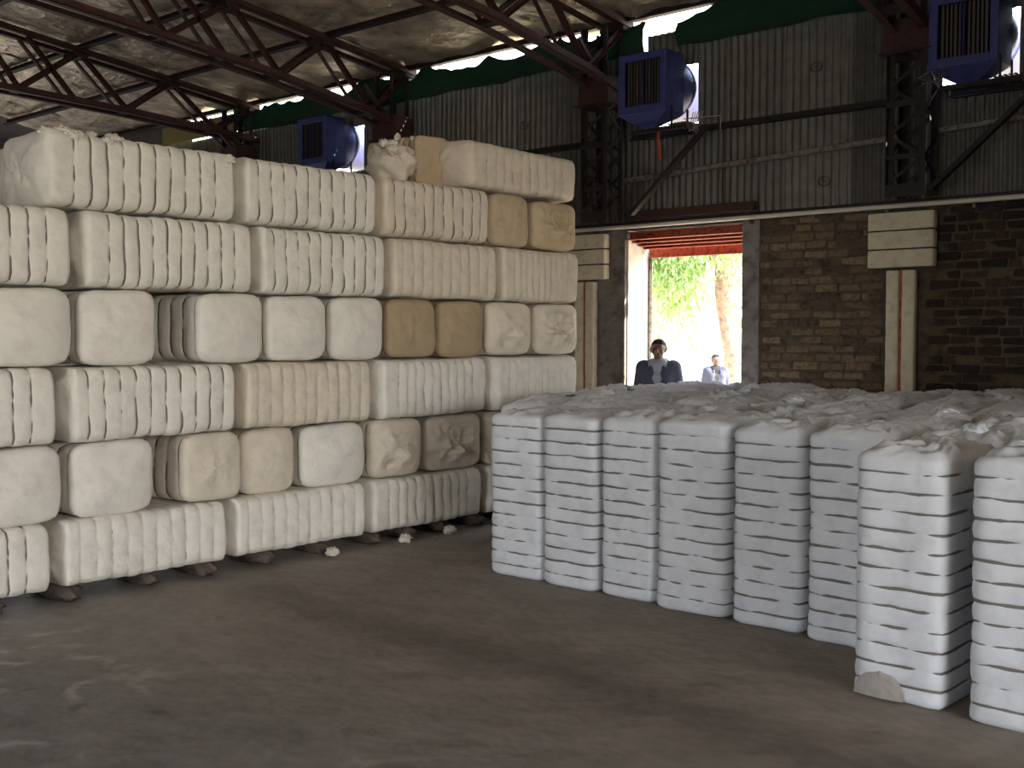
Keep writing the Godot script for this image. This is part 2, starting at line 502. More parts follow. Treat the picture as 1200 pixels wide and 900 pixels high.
	for li in layers.size():
		var ly: Array = layers[li]
		var row: Array = ly[3]
		for k in row.size():
			var e: Array = row[k]
			stack_bale(lying if ly[2] else ends, ly[2], e, ly[0], ly[1], li, k, row.size())
	# the two end-on bales that close the sixth layer, and what lies on top
	stack_bale(ends, false, [-7.56, -8.125, 2, "tan_cloth", 0, 0.0], 2.555, 0.49, 5, 3, 5)
	var torn := stack_bale(ends, false, [-8.145, -8.85, 4, "tan_cloth", 0, 0.0], 2.555, 0.475, 5, 4, 5)
	tag(torn, "tan end-on bale with a torn, sagging cover, in the layer below the topmost bale", "cotton bale")
	var nb := stack_bale(lying, true, [-3.42, -4.85, 2, "beige_cloth", 0, 0.69], 2.56, 0.45, 5, 0, 1)
	tag(nb, "beige lying bale glimpsed behind the ragged bale of the top layer", "cotton bale")
	nb = stack_bale(lying, true, [-3.62, -4.97, 2, "beige_cloth", 0, 0.69], 2.05, 0.50, 4, 0, 1)
	tag(nb, "beige lying bale hidden behind the fifth layer, carrying the glimpsed one", "cotton bale")
	var top := stack_bale(lying, true, [-7.20, -8.88, 2, "beige_cloth", 2.5, 0.02], 3.055, 0.425, 6, 0, 1)
	tag(top, "beige strapped bale lying alone on the very top of the stack, at the doorway end", "cotton bale", "bales of the lying stack")
	fluff_on(top, [Vector3(0.30, 0.40, -0.60), Vector3(0.27, 0.44, -0.66)], 0.045, 911)
	var t2 := stack_bale(ends, false, [-6.93, -7.40, 1, "tan_cloth", 0, 0.36], 3.055, 0.47, 6, 1, 2)
	t2.scale.x = 0.5
	t2.position.x = STACK_X - 0.33 - 0.37
	tag(t2, "short tan end-on bale on the very top, set back beside the topmost lying bale", "cotton bale", "bales of the lying stack")
	fluff_on(t2, [Vector3(0.50, 0.46, 0.28), Vector3(0.1, 0.50, 0.27)], 0.05, 921)
	var heap := base("cotton_heap", Vector3(-7.25, 3.09, -6.70))
	tag(heap, "heap of loose tan cotton on the very top, beside the tan end-on bale", "cotton heap")
	obj("heap_body", clamp_y(lump(Vector3(0.23, 0.15, 0.18), 0.35, 940, 36, 24, 1.6), 0.16), M.beige_cloth, heap).position = Vector3(0, 0.135, 0)
	for q in [[0.12, 0.28, 0.1], [0.05, 0.29, 0.13], [0.17, 0.22, 0.14], [-0.1, 0.28, 0.0]]:
		obj("torn_fluff", lump(Vector3(0.05, 0.035, 0.045), 0.9, 950 + int(q[0] * 100), 14, 9, 2.6), M.cotton_fluff, heap).position = Vector3(q[0], q[1], q[2])
	# ragged upper edge of the near bale of the top layer
	var ragged: Node3D = get_node("ragged_bale") if has_node("ragged_bale") else null
	for c in get_children():
		if c.has_meta("label") and str(c.get_meta("label")).begins_with("cream lying bale, strapped, in the sixth layer from the floor, fifth"):
			ragged = c
	if ragged:
		tag(ragged, "big cream bale with a ragged, fluffy end, in the top layer, farthest from the doorway", "cotton bale")
		fluff_on(ragged, [Vector3(0.1, 0.50, 0.60), Vector3(0.22, 0.48, 0.66), Vector3(0.28, 0.47, 0.50), Vector3(0.26, 0.49, 0.38), Vector3(0.14, 0.50, 0.42), Vector3(0.2, 0.49, 0.18), Vector3(0.28, 0.465, 0.27), Vector3(0.29, 0.45, -0.66), Vector3(0.25, 0.48, 0.58)], 0.052, 931)
	for p in lying + ends: p.free()
	# rubble that the bottom layer rests on
	rng.seed = 77
	var z := -2.2
	var n := 0
	while z > -8.8:
		var w := rng.randf_range(0.09, 0.17)
		for dx in [0.33]:
			var s := Vector3(rng.randf_range(0.5, 0.56), 0.105, w)
			var st := lump(s * Vector3(0.56, 0.62, 0.62), 0.35, 300 + n, 20, 12, 1.8)
			var o := obj("rubble_block", clamp_y(st, 0.052), M.rubble)
			o.position = Vector3(STACK_X - dx - rng.randf_range(0.0, 0.06), 0.0525, z)
			tag(o, "dark rubble block wedged under the bottom bales, %s from the end away from the doorway" % (ORD + ["thirteenth", "fourteenth", "fifteenth", "sixteenth", "seventeenth", "eighteenth"])[n], "rubble block", "rubble blocks under the stack")
			n += 1
		z -= rng.randf_range(0.36, 0.62)
	for q in [[-5.63, 0], [-6.42, 1], [-6.95, 2]]:
		var o := obj("cotton_tuft", lump(Vector3(0.05, 0.035, 0.05), 0.9, 350 + q[1], 14, 9, 2.5), M.cotton_fluff)
		o.position = Vector3(STACK_X + 0.02, 0.035, q[0])
		tag(o, ["small cotton tuft at the stack's foot beside a rubble block", "cotton tuft on the floor below the fourth bottom bale", "tiny cotton tuft under the bottom bale nearest the standing bales"][q[1]], "cotton tuft", "tufts at the foot of the stack")

func clamp_y(m: ArrayMesh, h: float) -> ArrayMesh:
	var A := m.surface_get_arrays(0)
	var P: PackedVector3Array = A[Mesh.ARRAY_VERTEX]
	for i in P.size(): P[i].y = clampf(P[i].y * 1.4, -h, h)
	return surf(P, A[Mesh.ARRAY_INDEX], PackedVector2Array(), true)

func stack_bale(protos: Array, lies: bool, e: Array, y: float, h: float, li: int, k: int, count: int) -> Node3D:
	var L: float = absf(e[1] - e[0])
	var zc: float = (e[0] + e[1]) * 0.5
	var from_door := count - 1 - k
	var what := {"white_cloth": "white", "cream_cloth": "cream", "beige_cloth": "beige", "tan_cloth": "tan", "brown_cloth": "brownish"}
	var label: String = "%s %s bale, %s, in the %s layer from the floor, %s from the doorway end" % [what[e[3]], "lying" if lies else "end-on", "strapped" if lies else "smooth-ended", ORD[li], ORD[from_door]]
	if lies and li == 5: label = "cream lying bale, strapped, in the sixth layer from the floor, %s from the doorway end" % ORD[count - 1 - k + 2]
	var at: Vector3
	var s: Vector3
	if lies:
		s = Vector3(1.0, h / 0.506, L / 1.485)
		at = Vector3(STACK_X - 0.335 - e[5], y, zc)
	else:
		s = Vector3(1.0, h / 0.506, L / 0.68)
		at = Vector3(STACK_X - 0.715 - e[5], y, zc)
	return place_bale(protos[e[2]], at, deg_to_rad(e[4]), s, e[3], label, "bales of the lying stack")

func fluff_on(o: Node3D, spots: Array, r: float, sd: int) -> void:
	for i in spots.size():
		var m := obj("torn_fluff", lump(Vector3(r, r * 0.75, r) * (0.7 + 0.5 * fposmod(i * 0.37, 1.0)), 0.75, sd + i, 26, 16, 1.7), M.cotton_fluff, o)
		m.position = spots[i]

func build_standing() -> void:
	var up := Transform3D(Basis(), Vector3(0, 0.59, 0))
	var protos := []
	for k in 6:
		protos.append(bale_proto("standing", bale_shape(1.18, 0.49, 0.71, {"straps": 12, "puff": 0.017, "faint": [0.0, 0.1, 0.15, 0.05, 0.12, 0.0][k], "uneven": 0.008, "round": 0.034, "dome": 0.008, "first": 0.085, "power": 12.0, "crumple": [0.032, 0.042, 0.036, 0.045, 0.034, 0.04][k], "cap_rings": 11, "seg": 52, "tie_width": 0.0085, "tie_in": 0.5}, 900 + 29 * k, up), M.white_cloth))
	rng.seed = 5
	# front row as the photograph shows it: [x left, x right, z of the front face, turn, variant, height]
	var front := [[-5.495, -4.985, -6.00, 1.5, 2, 1.18], [-4.975, -4.475, -5.98, -1.5, 0, 1.19], [-4.465, -4.005, -5.98, -1, 1, 1.20], [-3.99, -3.445, -5.93, -1.5, 4, 1.21], [-3.43, -2.935, -5.92, -2, 3, 1.19], [-2.915, -2.40, -5.86, -1.5, 5, 1.20]]
	for k in front.size():
		var e: Array = front[k]
		standing(protos[e[4]], (e[0] + e[1]) * 0.5, e[2], e[1] - e[0], deg_to_rad(e[3]), e[5], "white strapped bale standing at the block's front edge, %s from the lying stack" % ORD[k], "bales at the block's front edge")
	var corner := standing(protos[3], -2.06, -5.12, 0.475, deg_to_rad(-2), 1.19, "white strapped bale standing forward of its row with a scuffed, dented lower corner", "standing bales of the foremost row")
	var sc := obj("scuffed_patch", scuff_mesh(), M.grubby_cloth, corner)
	sc.position = Vector3(-0.085, 0.014, 0.352)
	tag(sc, "grey scuffed patch")
	standing(protos[1], -1.50, -5.08, 0.50, deg_to_rad(1), 1.21, "white strapped bale standing in the foremost row, beside the bale with the scuffed corner", "standing bales of the foremost row")
	standing(protos[0], -0.97, -5.10, 0.50, deg_to_rad(-1), 1.19, "white strapped bale at the end of the foremost row, mostly out of view", "standing bales of the foremost row")
	# rows behind
	var starts := [-6.05, -6.52, -6.54, -6.55, -6.55]
	for r in 5:
		var x: float = starts[r]
		var z := -6.745 - 0.748 * r
		var k := 0
		while x < -1.1 - 0.22 * r:
			var w := rng.randf_range(0.485, 0.53)
			var o := standing(protos[rng.randi_range(0, 5)], x + w * 0.5, z + rng.randf_range(-0.012, 0.012), w, deg_to_rad(rng.randf_range(-1.2, 1.2)), rng.randf_range(1.16, 1.235), "crumple-topped white bale, %s row behind the front edge, %s from the lying stack" % [ORD[r], ORD[k]], "standing bales of the rows behind")
			if rng.randf() < 0.8: loose_flap(o, rng)
			x += w + 0.024
			k += 1
	# the row beside the foremost one
	for k in 3:
		standing(protos[(k * 2 + 1) % 6], -2.10 + 0.52 * k, -5.87, 0.5, 0.0, 1.2, "standing white bale with a crumpled top, directly behind the foremost row, %s from its corner" % ORD[k], "standing bales of the rows behind")
	for p in protos: p.free()
	# loose cotton on the tops
	var spots := [[-4.72, -8.17, 0.07], [-3.98, -7.85, 0.06], [-2.62, -7.2, 0.085], [-2.92, -9.3, 0.08], [-3.3, -9.5, 0.07], [-6.2, -8.7, 0.06], [-5.32, -9.6, 0.07], [-2.05, -6.1, 0.07], [-4.2, -9.4, 0.06], [-5.0, -8.9, 0.05], [-1.6, -5.5, 0.08]]
	var lab := ["by the doorway", "near the middle of the block", "beside the painted post", "below the dark brick wall", "under the post's foot", "beside the lying stack", "in the doorway's light", "behind the foremost row", "below the brick wall", "among the rear tops", "on the foremost row"]
	for i in spots.size():
		var s: Array = spots[i]
		var o := obj("cotton_tuft", lump(Vector3(s[2], s[2] * 0.5, s[2]), 0.8, 400 + i, 26, 16, 1.8), M.white_cloth)
		o.position = Vector3(s[0], 1.235, s[1])
		tag(o, "loose cotton tuft lying on the standing bales " + lab[i], "cotton tuft", "tufts on the standing bales")

func scuff_mesh() -> ArrayMesh:
	# a bruised, hanging piece of cover over the bale's lower corner
	var no := noise(61, 4.0, 3)
	var P := PackedVector3Array()
	for j in 9:
		for i in 13:
			var u := i / 12.0 * 2.0 - 1.0
			var v := j / 8.0
			var w := sqrt(maxf(0.0, 1.0 - pow(v, 2.2)))
			P.append(Vector3(u * 0.135 * w, v * 0.125, 0.026 - 0.02 * v * v - 0.012 * u * u + 0.008 * no.get_noise_2d(u * 2.0, v * 3.0)))
	return surf(P, grid_index(13, 9))

func standing(proto: Node3D, x: float, zf: float, w: float, turn: float, h: float, label: String, group: String) -> Node3D:
	return place_bale(proto, Vector3(x, 0, zf - 0.365), turn, Vector3(w / 0.516, h / 1.19, 1.0), "white_cloth", label, group)

func loose_flap(o: Node3D, r: RandomNumberGenerator) -> void:
	# a corner of wrapping cloth that stands loose on the top
	var no := noise(r.randi() % 9999, 1.5, 2)
	var nu := 12
	var nv := 12
	var sx := r.randf_range(0.10, 0.165)
	var sz := r.randf_range(0.12, 0.22)
	var lift := r.randf_range(0.02, 0.055)
	var P := PackedVector3Array()
	for layer in 2:
		for j in nv:
			for i in nu:
				var u := i / (nu - 1.0) * 2.0 - 1.0
				var v := j / (nv - 1.0) * 2.0 - 1.0
				var rag := 1.0 + 0.45 * no.get_noise_2d(atan2(v, u) * 0.6 + 5.0, 3.0)
				var edge := maxf(absf(u), absf(v))
				var y := lift * (0.4 + 1.4 * absf(no.get_noise_2d(u * 0.8, v * 0.8))) * (1.0 - edge * edge) + 0.02 * no.get_noise_2d(u * 2.0 + 9.0, v * 2.0)
				P.append(Vector3(u * sx * rag, y + (0.0 if layer == 0 else -0.006 - 0.012 * (1.0 - edge)), v * sz * rag))
	var I := grid_index(nu, nv)
	var J := grid_index(nu, nv)
	for k in range(0, J.size(), 3):
		I.append_array(PackedInt32Array([J[k] + nu * nv, J[k + 2] + nu * nv, J[k + 1] + nu * nv]))
	var f := obj("loose_flap", surf(P, I, PackedVector2Array(), true), M.white_cloth, o)
	f.position = Vector3(r.randf_range(-0.05, 0.05), 1.20, r.randf_range(-0.1, 0.1))
	f.rotation = Vector3(r.randf_range(-0.12, 0.12), r.randf_range(0, TAU), r.randf_range(-0.12, 0.12))

# ---------------------------------------------------------------- the building
func structure(called: String, mesh: Mesh, m: Material, label: String) -> MeshInstance3D:
	var o := obj(called, mesh, m)
	tag(o, label, "", "", "structure")
	return o

func build_shell() -> void:
	var P := PackedVector3Array()
	var UV := PackedVector2Array()
	for q in [[-23.0, -11.35], [10.0, -11.35], [10.0, 10.0], [-23.0, 10.0]]:
		P.append(Vector3(q[0], 0, q[1]))
		UV.append(Vector2((q[0] + 9.0) / 12.0, (q[1] + 8.0) / 12.0))
	for q in [[-23.0, -11.35], [10.0, -11.35], [10.0, 10.0], [-23.0, 10.0]]:
		P.append(Vector3(q[0], -0.3, q[1]))
		UV.append(Vector2.ZERO)
	structure("floor", surf(P, PackedInt32Array([0, 1, 2, 0, 2, 3, 4, 6, 5, 4, 7, 6]), UV), M.floor, "dark worn concrete floor of the warehouse")
	# door wall: core, with the doorway left open
	var st := begin()
	cbox(st, Vector3((-23.0 - 7.74) / 2, 1.51, -11.165), Vector3(23.0 - 7.74, 3.02, 0.47), 0.0)
	cbox(st, Vector3((-6.18 + 10.0) / 2, 1.51, -11.165), Vector3(16.18, 3.02, 0.47), 0.0)
	cbox(st, Vector3(-6.96, 2.995, -11.165), Vector3(1.56, 0.05, 0.47), 0.0)
	var w := structure("wall_door_side", done(st), M.mortar, "brick lower wall around the bright doorway")
	build_bricks(w)
	# plaster beside the doorway
	obj("plaster_strip", box_mesh(Vector3(-6.075, 1.49, -10.915), Vector3(0.21, 2.98, 0.05), 0.006), M.plaster, w)
	obj("plaster_panel", box_mesh(Vector3(-8.87, 1.49, -10.915), Vector3(2.26, 2.98, 0.05), 0.006), M.plaster, w)
	obj("plaster_panel", box_mesh(Vector3(-14.0, 1.49, -10.915), Vector3(7.9, 2.98, 0.05), 0.006), M.plaster, w)
	tag(obj("jamb_face", box_mesh(Vector3(-7.732, 1.49, -11.16), Vector3(0.03, 2.98, 0.46), 0.004), M.whitewash, w), "whitewashed jamb of the doorway")
	obj("jamb_face", box_mesh(Vector3(-6.188, 1.49, -11.16), Vector3(0.03, 2.98, 0.46), 0.004), M.whitewash, w)
	# ledge on top of the bricks
	obj("ledge", box_mesh(Vector3(-9.0, 3.045, -10.96), Vector3(20.0, 0.05, 0.12), 0.006), M.dark_steel, w)
	# doorway: red-oxide beams overhead, steel frame on the outer edge
	var d := Node3D.new()
	put(d, "door_1")
	tag(d, "open doorway with red-oxide beams overhead, bright daylight beyond", "", "", "structure")
	for k in 4:
		var z := -10.93 - 0.115 * k
		var y := 2.945 - 0.03 * k
		var s2 := begin()
		cbox(s2, Vector3(-6.96, y - 0.006, z), Vector3(1.56, 0.012, 0.095), 0.003)
		cbox(s2, Vector3(-6.96, y - 0.045, z - 0.03), Vector3(1.56, 0.07, 0.010), 0.002)
		cbox(s2, Vector3(-6.96, y - 0.085, z), Vector3(1.56, 0.012, 0.080), 0.003)
		obj("lintel_beam", done(s2), M.red_oxide, d)
	obj("lintel_board", box_mesh(Vector3(-6.96, 2.735, -11.39), Vector3(1.56, 0.14, 0.035), 0.006), M.red_oxide, d)
	var s3 := begin()
	angle_bar(s3, Vector3(-7.685, 0, -11.37), Vector3(-7.685, 2.68, -11.37), 0.05)
	obj("frame_post", done(s3), M.grey_steel, d)
	# the other walls, out of the photograph
	var s4 := begin()
	cbox(s4, Vector3(-23.1, 3.3, 2.45), Vector3(0.2, 6.8, 15.4), 0.0)
	cbox(s4, Vector3(-23.1, 5.05, -8.1), Vector3(0.2, 3.3, 5.7), 0.0)
	cbox(s4, Vector3(-23.1, 1.7, -10.7), Vector3(0.2, 3.5, 0.6), 0.0)
	structure("wall_west", done(s4), M.plaster, "end wall of the hall beyond the stack, with an opening added for light")  # the opening in this wall is added to let light reach the foil
	var s5 := begin()
	cbox(s5, Vector3(10.1, 3.3, -7.45), Vector3(0.2, 6.8, 7.1), 0.0)
	cbox(s5, Vector3(10.1, 3.3, 6.5), Vector3(0.2, 6.8, 7.2), 0.0)
	cbox(s5, Vector3(10.1, 5.35, -0.75), Vector3(0.2, 2.7, 7.3), 0.0)
	structure("wall_east", done(s5), M.plaster, "end wall of the hall with the wide loading doorway")
	var s6 := begin()
	cbox(s6, Vector3(-14.0, 2.7, 10.1), Vector3(18.0, 5.6, 0.2), 0.0)
	cbox(s6, Vector3(5.0, 2.7, 10.1), Vector3(10.0, 5.6, 0.2), 0.0)
	cbox(s6, Vector3(-2.5, 4.65, 10.1), Vector3(5.2, 1.7, 0.2), 0.0)
	structure("wall_near_side", done(s6), M.plaster, "long wall opposite the brick wall, with a loading doorway")
	var s7 := begin()
	cbox(s7, Vector3(0.7, 2.65, -8.55), Vector3(0.22, 5.3, 4.6), 0.0)  # unseen wall, added to keep light off the right bay
	structure("wall_added_shade", done(s7), M.plaster, "unseen cross wall added to shade the dark bay of the brick wall")
	build_iron()
	build_roof()

func brick_variants(sd: int, s: Vector3, n: int) -> Array:
	var out := []
	for k in n:
		var no := noise(sd + k, 9.0, 2)
		var m := box_mesh(Vector3.ZERO, s, 0.012)
		var A := m.surface_get_arrays(0)
		var P: PackedVector3Array = A[Mesh.ARRAY_VERTEX]
		for i in P.size():
			P[i] += Vector3(no.get_noise_3dv(P[i]), no.get_noise_3dv(P[i] + Vector3(5, 0, 0)), no.get_noise_3dv(P[i] + Vector3(0, 5, 0))) * Vector3(0.022, 0.016, 0.014)
		var st := begin()
		for p in P: st.add_vertex(p)
		out.append(done(st))
	return out

func build_bricks(w: Node) -> void:
	rng.seed = 31
	var vs := brick_variants(3100, Vector3(0.232, 0.080, 0.07), 8)
	var half := brick_variants(3200, Vector3(0.112, 0.080, 0.07), 4)
	var rest := begin()
	var count := 0
	for c in 33:
		var y := 0.05 + 0.0905 * c
		var x := -5.97 + rng.randf_range(-0.03, 0.03)
		var k := 0
		while x < -1.2:
			var full := true
			if k == 0 and c % 2 == 1: full = false
			var sx := rng.randf_range(0.80, 1.22)
			var wd := (0.232 if full else 0.112) * sx
			if rng.randf() < 0.12: full = false
			if not full: wd = 0.112 * sx
			if x + wd > -4.555 and x < -4.18:  # the painted post stands here
				x += wd + 0.014
				k += 1
				continue
			var gone := rng.randf() < 0.085
			var p := Vector3(x + wd * 0.5, y + rng.randf_range(-0.007, 0.007), -10.952 + rng.randf_range(-0.009, 0.007) - (0.04 if gone else 0.0))
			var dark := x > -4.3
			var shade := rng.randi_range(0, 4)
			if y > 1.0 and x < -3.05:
				var b := obj("brick", (vs if full else half)[rng.randi_range(0, 7 if full else 3)], M[("shade_brick%d" if dark else "brick%d") % shade], w)
				b.position = p
				b.scale = Vector3(sx, rng.randf_range(0.86, 1.06), 1.0)
				b.rotation = Vector3(rng.randf_range(-0.02, 0.02), rng.randf_range(-0.03, 0.03), rng.randf_range(-0.012, 0.012))
				count += 1
			else:
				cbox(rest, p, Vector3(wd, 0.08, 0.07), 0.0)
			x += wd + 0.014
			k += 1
	var r := obj("brick_courses", done(rest), M.shade_brick1, w)
	tag(r, "", "", "", "stuff")
	# remains of mortar wash between the courses
	print("bricks ", count)

func corr_mesh(x0: float, x1: float, y0: float, y1: float, z: float, sd: int) -> ArrayMesh:
	var no := noise(sd, 0.9, 2)
	var nx := maxi(2, int(round((x1 - x0) / 0.088 * 8.0)) + 1)
	var ny := 9
	var P := PackedVector3Array()
	for j in ny:
		for i in nx:
			var x := lerpf(x0, x1, i / (nx - 1.0))
			var y := lerpf(y0, y1, j / (ny - 1.0))
			var ph := (x - x0) / 0.088
			P.append(Vector3(x, y, z + 0.014 * sin(TAU * ph) + 0.012 * no.get_noise_2d(x * 1.3, y * 1.3)))
	return surf(P, grid_index(nx, ny))

func build_iron() -> void:
	var w := Node3D.new()
	put(w, "wall_upper_door_side")
	tag(w, "upper wall of upright corrugated iron sheets above the brickwork", "", "", "structure")
	var opens := [[-13.24, -12.40, 4.14, 4.78], [-7.50, -6.755, 4.12, 4.785], [-4.06, -3.315, 4.12, 4.76]]
	var xs := [-17.6]
	var x := -17.6
	while x < -1.9:
		x += 0.745
		xs.append(x)
	for o in opens:
		xs.append(o[0]); xs.append(o[1])
	xs.sort()
	var clean := [xs[0]]
	for v in xs:
		if v - clean[-1] > 0.14 or is_open_edge(v, opens):
			clean.append(v)
	rng.seed = 41
	for k in clean.size() - 1:
		var a: float = clean[k]
		var b: float = clean[k + 1]
		if b - a < 0.03: continue
		var spans := [[3.06, 5.06]]
		for o in opens:
			if (a + b) * 0.5 > o[0] and (a + b) * 0.5 < o[1]: spans = [[3.06, o[2]], [o[3], 5.06]]
		for s in spans:
			var z := WALL_Z - 0.05 + rng.randf_range(-0.008, 0.008)
			var mt: StandardMaterial3D = M[["zinc", "zinc_dull", "zinc_pale"][rng.randi_range(0, 2)]]
			var y1: float = s[1] + (rng.randf_range(-0.03, 0.02) if s[1] > 5.0 else 0.0)
			obj("iron_sheet", corr_mesh(a - 0.03, b + 0.012, s[0], y1, z, 500 + k), mt, w)
	for q in [[-5.35, 4.52], [-5.25, 3.33], [-9.35, 4.40]]:
		var st := begin()
		for k in 20:
			var a0 := TAU * k / 20
			var a1 := TAU * (k + 1) / 20
			bar(st, Vector3(q[0] + 0.065 * cos(a0), q[1] + 0.05 * sin(a0), WALL_Z - 0.034), Vector3(q[0] + 0.065 * cos(a1), q[1] + 0.05 * sin(a1), WALL_Z - 0.03), 0.013, 0.006)
		cbox(st, Vector3(q[0], q[1], WALL_Z - 0.034), Vector3(0.05, 0.006, 0.004), 0.0)
		cbox(st, Vector3(q[0], q[1] + 0.018, WALL_Z - 0.034), Vector3(0.006, 0.04, 0.004), 0.0)
		tag(obj("stencil_mark", done(st), M.stamp, w), "faint dark ring stencilled on the sheet")
	obj("iron_sheet", corr_mesh(-7.46, -7.0, 4.95, 5.19, WALL_Z - 0.03, 577), M.zinc_dull, w)
	# plain continuation to both sides, out of view
	var s2 := begin()
	cbox(s2, Vector3(-20.3, 4.3, -10.97), Vector3(5.4, 2.56, 0.06), 0.0)
	cbox(s2, Vector3(4.2, 4.05, -10.97), Vector3(11.8, 2.06, 0.06), 0.0)
	obj("sheeting_beyond", done(s2), M.zinc_dull, w)
	# girts that carry the sheets
	var lower := begin()
	bar(lower, Vector3(-7.75, 3.545, -10.87), Vector3(-4.50, 3.68, -10.87), 0.06, 0.055)
	tag(obj("wall_girt", done(lower), M.grey_steel), "grey lower rail across the iron sheets above the doorway", "rail")
	var lower2 := begin()
	bar(lower2, Vector3(-4.05, 3.70, -10.87), Vector3(-1.0, 3.83, -10.87), 0.06, 0.05)
	tag(obj("wall_girt", done(lower2), M.grey_steel), "short grey rail on the iron sheets under the blue cooler by the dark brick wall", "rail")
	for q in [[-11.3, -8.1, "dark rail across the iron sheets behind the top of the stack"], [-7.65, -4.45, "dark red upper rail across the sheets beside the cooler above the doorway"], [-3.95, -0.8, "dark rail on the sheets beneath the cooler by the dark brick wall"]]:
		var s3 := begin()
		angle_bar(s3, Vector3(q[0], 4.04, -10.86), Vector3(q[1], 4.04, -10.86), 0.075)
		tag(obj("wall_girt", done(s3), M.dark_steel), q[2], "rail")
	# bottom plate above the doorway
	var s5 := begin()
	bar(s5, Vector3(-7.6, 3.13, -10.86), Vector3(-6.0, 3.13, -10.86), 0.05, 0.10)
	tag(obj("wall_girt", done(s5), M.red_steel), "rusty red plate along the foot of the sheets above the doorway", "rail")
	# pipe along the brick wall with its clips
	var pipe := obj("wall_pipe", tube([Vector3(-8.6, 2.998, -10.80), Vector3(-5.0, 3.003, -10.80), Vector3(-1.5, 3.0, -10.80), Vector3(3.0, 3.0, -10.80)], 0.024, 12), M.pipe)
	tag(pipe, "thin pale pipe running along the top of the brick wall", "pipe")
	for xx in [-8.05, -6.05, -5.3, -4.52, -3.68, -2.9]:
		var s4 := begin()
		cbox(s4, Vector3(xx, 2.975, -10.84), Vector3(0.03, 0.085, 0.09), 0.006)
		obj("pipe_clip", done(s4), M.grey_steel, pipe)
	# translucent strip under the eave, far bay
	var s6 := begin()
	bar(s6, Vector3(-17.6, 5.18, -10.84), Vector3(-15.2, 5.18, -10.84), 0.012, 0.29)
	tag(obj("fibreglass_strip", done(s6), M.fibreglass), "yellowish translucent strip under the eave of the far bay", "roof light")

func is_open_edge(v: float, opens: Array) -> bool:
	for o in opens:
		if absf(v - o[0]) < 0.001 or absf(v - o[1]) < 0.001: return true
	return false

func roof_y(z: float) -> float:
	return 5.38 + 0.118 * (10.95 - absf(z))

func build_roof() -> void:
	# foil-faced insulation sagging over the purlins, strips side by side
	var c := Node3D.new()
	put(c, "ceiling")
	tag(c, "sagging wrinkled silver foil lining under the roof", "", "", "structure")
	var no := noise(61, 0.55, 4)
	var nr := noise(62, 0.8, 4, true)
	var x := -20.6
	var k := 0
	while x < 3.2:
		var P := PackedVector3Array()
		var nu := 19
		var nv := 110
		for j in nv:
			var z := lerpf(-10.98, 6.0, pow(j / (nv - 1.0), 1.25))
			for i in nu:
				var u := i / (nu - 1.0)
				var xx := x + 1.34 * u
				var bay := fposmod(absf(z) - 10.85 + 14.5, 1.45) / 1.45
				var y := roof_y(z) + 0.13 - 0.045 * sin(PI * bay)
				y += 0.055 * no.get_noise_2d(xx, z) + 0.035 * (nr.get_noise_2d(xx * 0.55 + z * 0.5, z * 1.2 + k * 3.0) - 0.3) + 0.02 * absf(u - 0.5)
				if z < -10.6: y -= 0.10 * (-10.6 - z) / 0.38 * (0.8 + no.get_noise_2d(xx * 2.0, 40.0))
				P.append(Vector3(xx, minf(y, roof_y(z) + 0.21), z))
		obj("foil_strip", surf(P, grid_index(nu, nv)), M.foil, c)
		x += 1.30
		k += 1
	var st := begin()
	for s in [-1.0, 1.0]:
		var a := Vector3(-6.5, roof_y(0.0) + 0.26, 0.0)
		var b := Vector3(-6.5, roof_y(11.32) + 0.26, 11.32 * s)
		cbox(st, (a + b) * 0.5, Vector3(33.6, 0.04, a.distance_to(b)), 0.0, along(b - a))
	structure("roof", done(st), M.roof_iron, "low-pitched iron roof over the hall")
	# purlins
	for q in [[-10.85, "eave"], [-9.40, "second"], [-7.95, "third"], [-6.50, "fourth"], [-5.05, "fifth"], [-3.6, "sixth"]]:
		var s2 := begin()
		angle_bar(s2, Vector3(-20.5, roof_y(q[0]) + 0.035, q[0]), Vector3(3.0, roof_y(q[0]) + 0.035, q[0]), 0.10)
		tag(obj("roof_purlin", done(s2), M.dark_steel), "dark steel purlin along the roof, %s" % ("above the eave of the brick wall" if q[1] == "eave" else q[1] + " from the eave above the brick wall"), "purlin")
	truss(-15.1, "red steel roof truss beyond the lying stack, farthest from the doorway", [[-11.2, 4.82], [-10.15, 4.90], [-8.67, 4.98], [-7.08, 5.03], [-5.5, 5.06], [-3.9, 5.1], [-1.5, 5.15]])
	truss(-11.5, "red steel roof truss above the lying stack, carried by the column behind it", [[-10.75, 4.56], [-10.15, 4.72], [-8.67, 4.94], [-7.08, 5.11], [-5.5, 5.25], [-3.9, 5.35], [-1.5, 5.4]])
	truss(-7.85, "red steel roof truss meeting the wall between doorway cooler and stack", [[-10.75, 4.56], [-10.15, 4.72], [-8.67, 4.96], [-7.08, 5.11], [-5.5, 5.25], [-3.9, 5.35], [-1.5, 5.4]])
	truss(-4.2, "roof truss end above the column with the second painted post", [[-10.75, 4.56], [-10.15, 4.72], [-8.67, 4.96], [-7.08, 5.11], [-5.5, 5.25], [-3.9, 5.35], [-1.5, 5.4]])
	column(-15.1, "dark lattice column at the far end of the iron wall")
	column(-11.5, "dark red lattice column behind the top of the lying stack")
	column(-7.9, "dark red lattice column between the stack and the cooler above the doorway")
	column(-4.22, "dark red lattice column above the painted post right of the doorway")
	net()

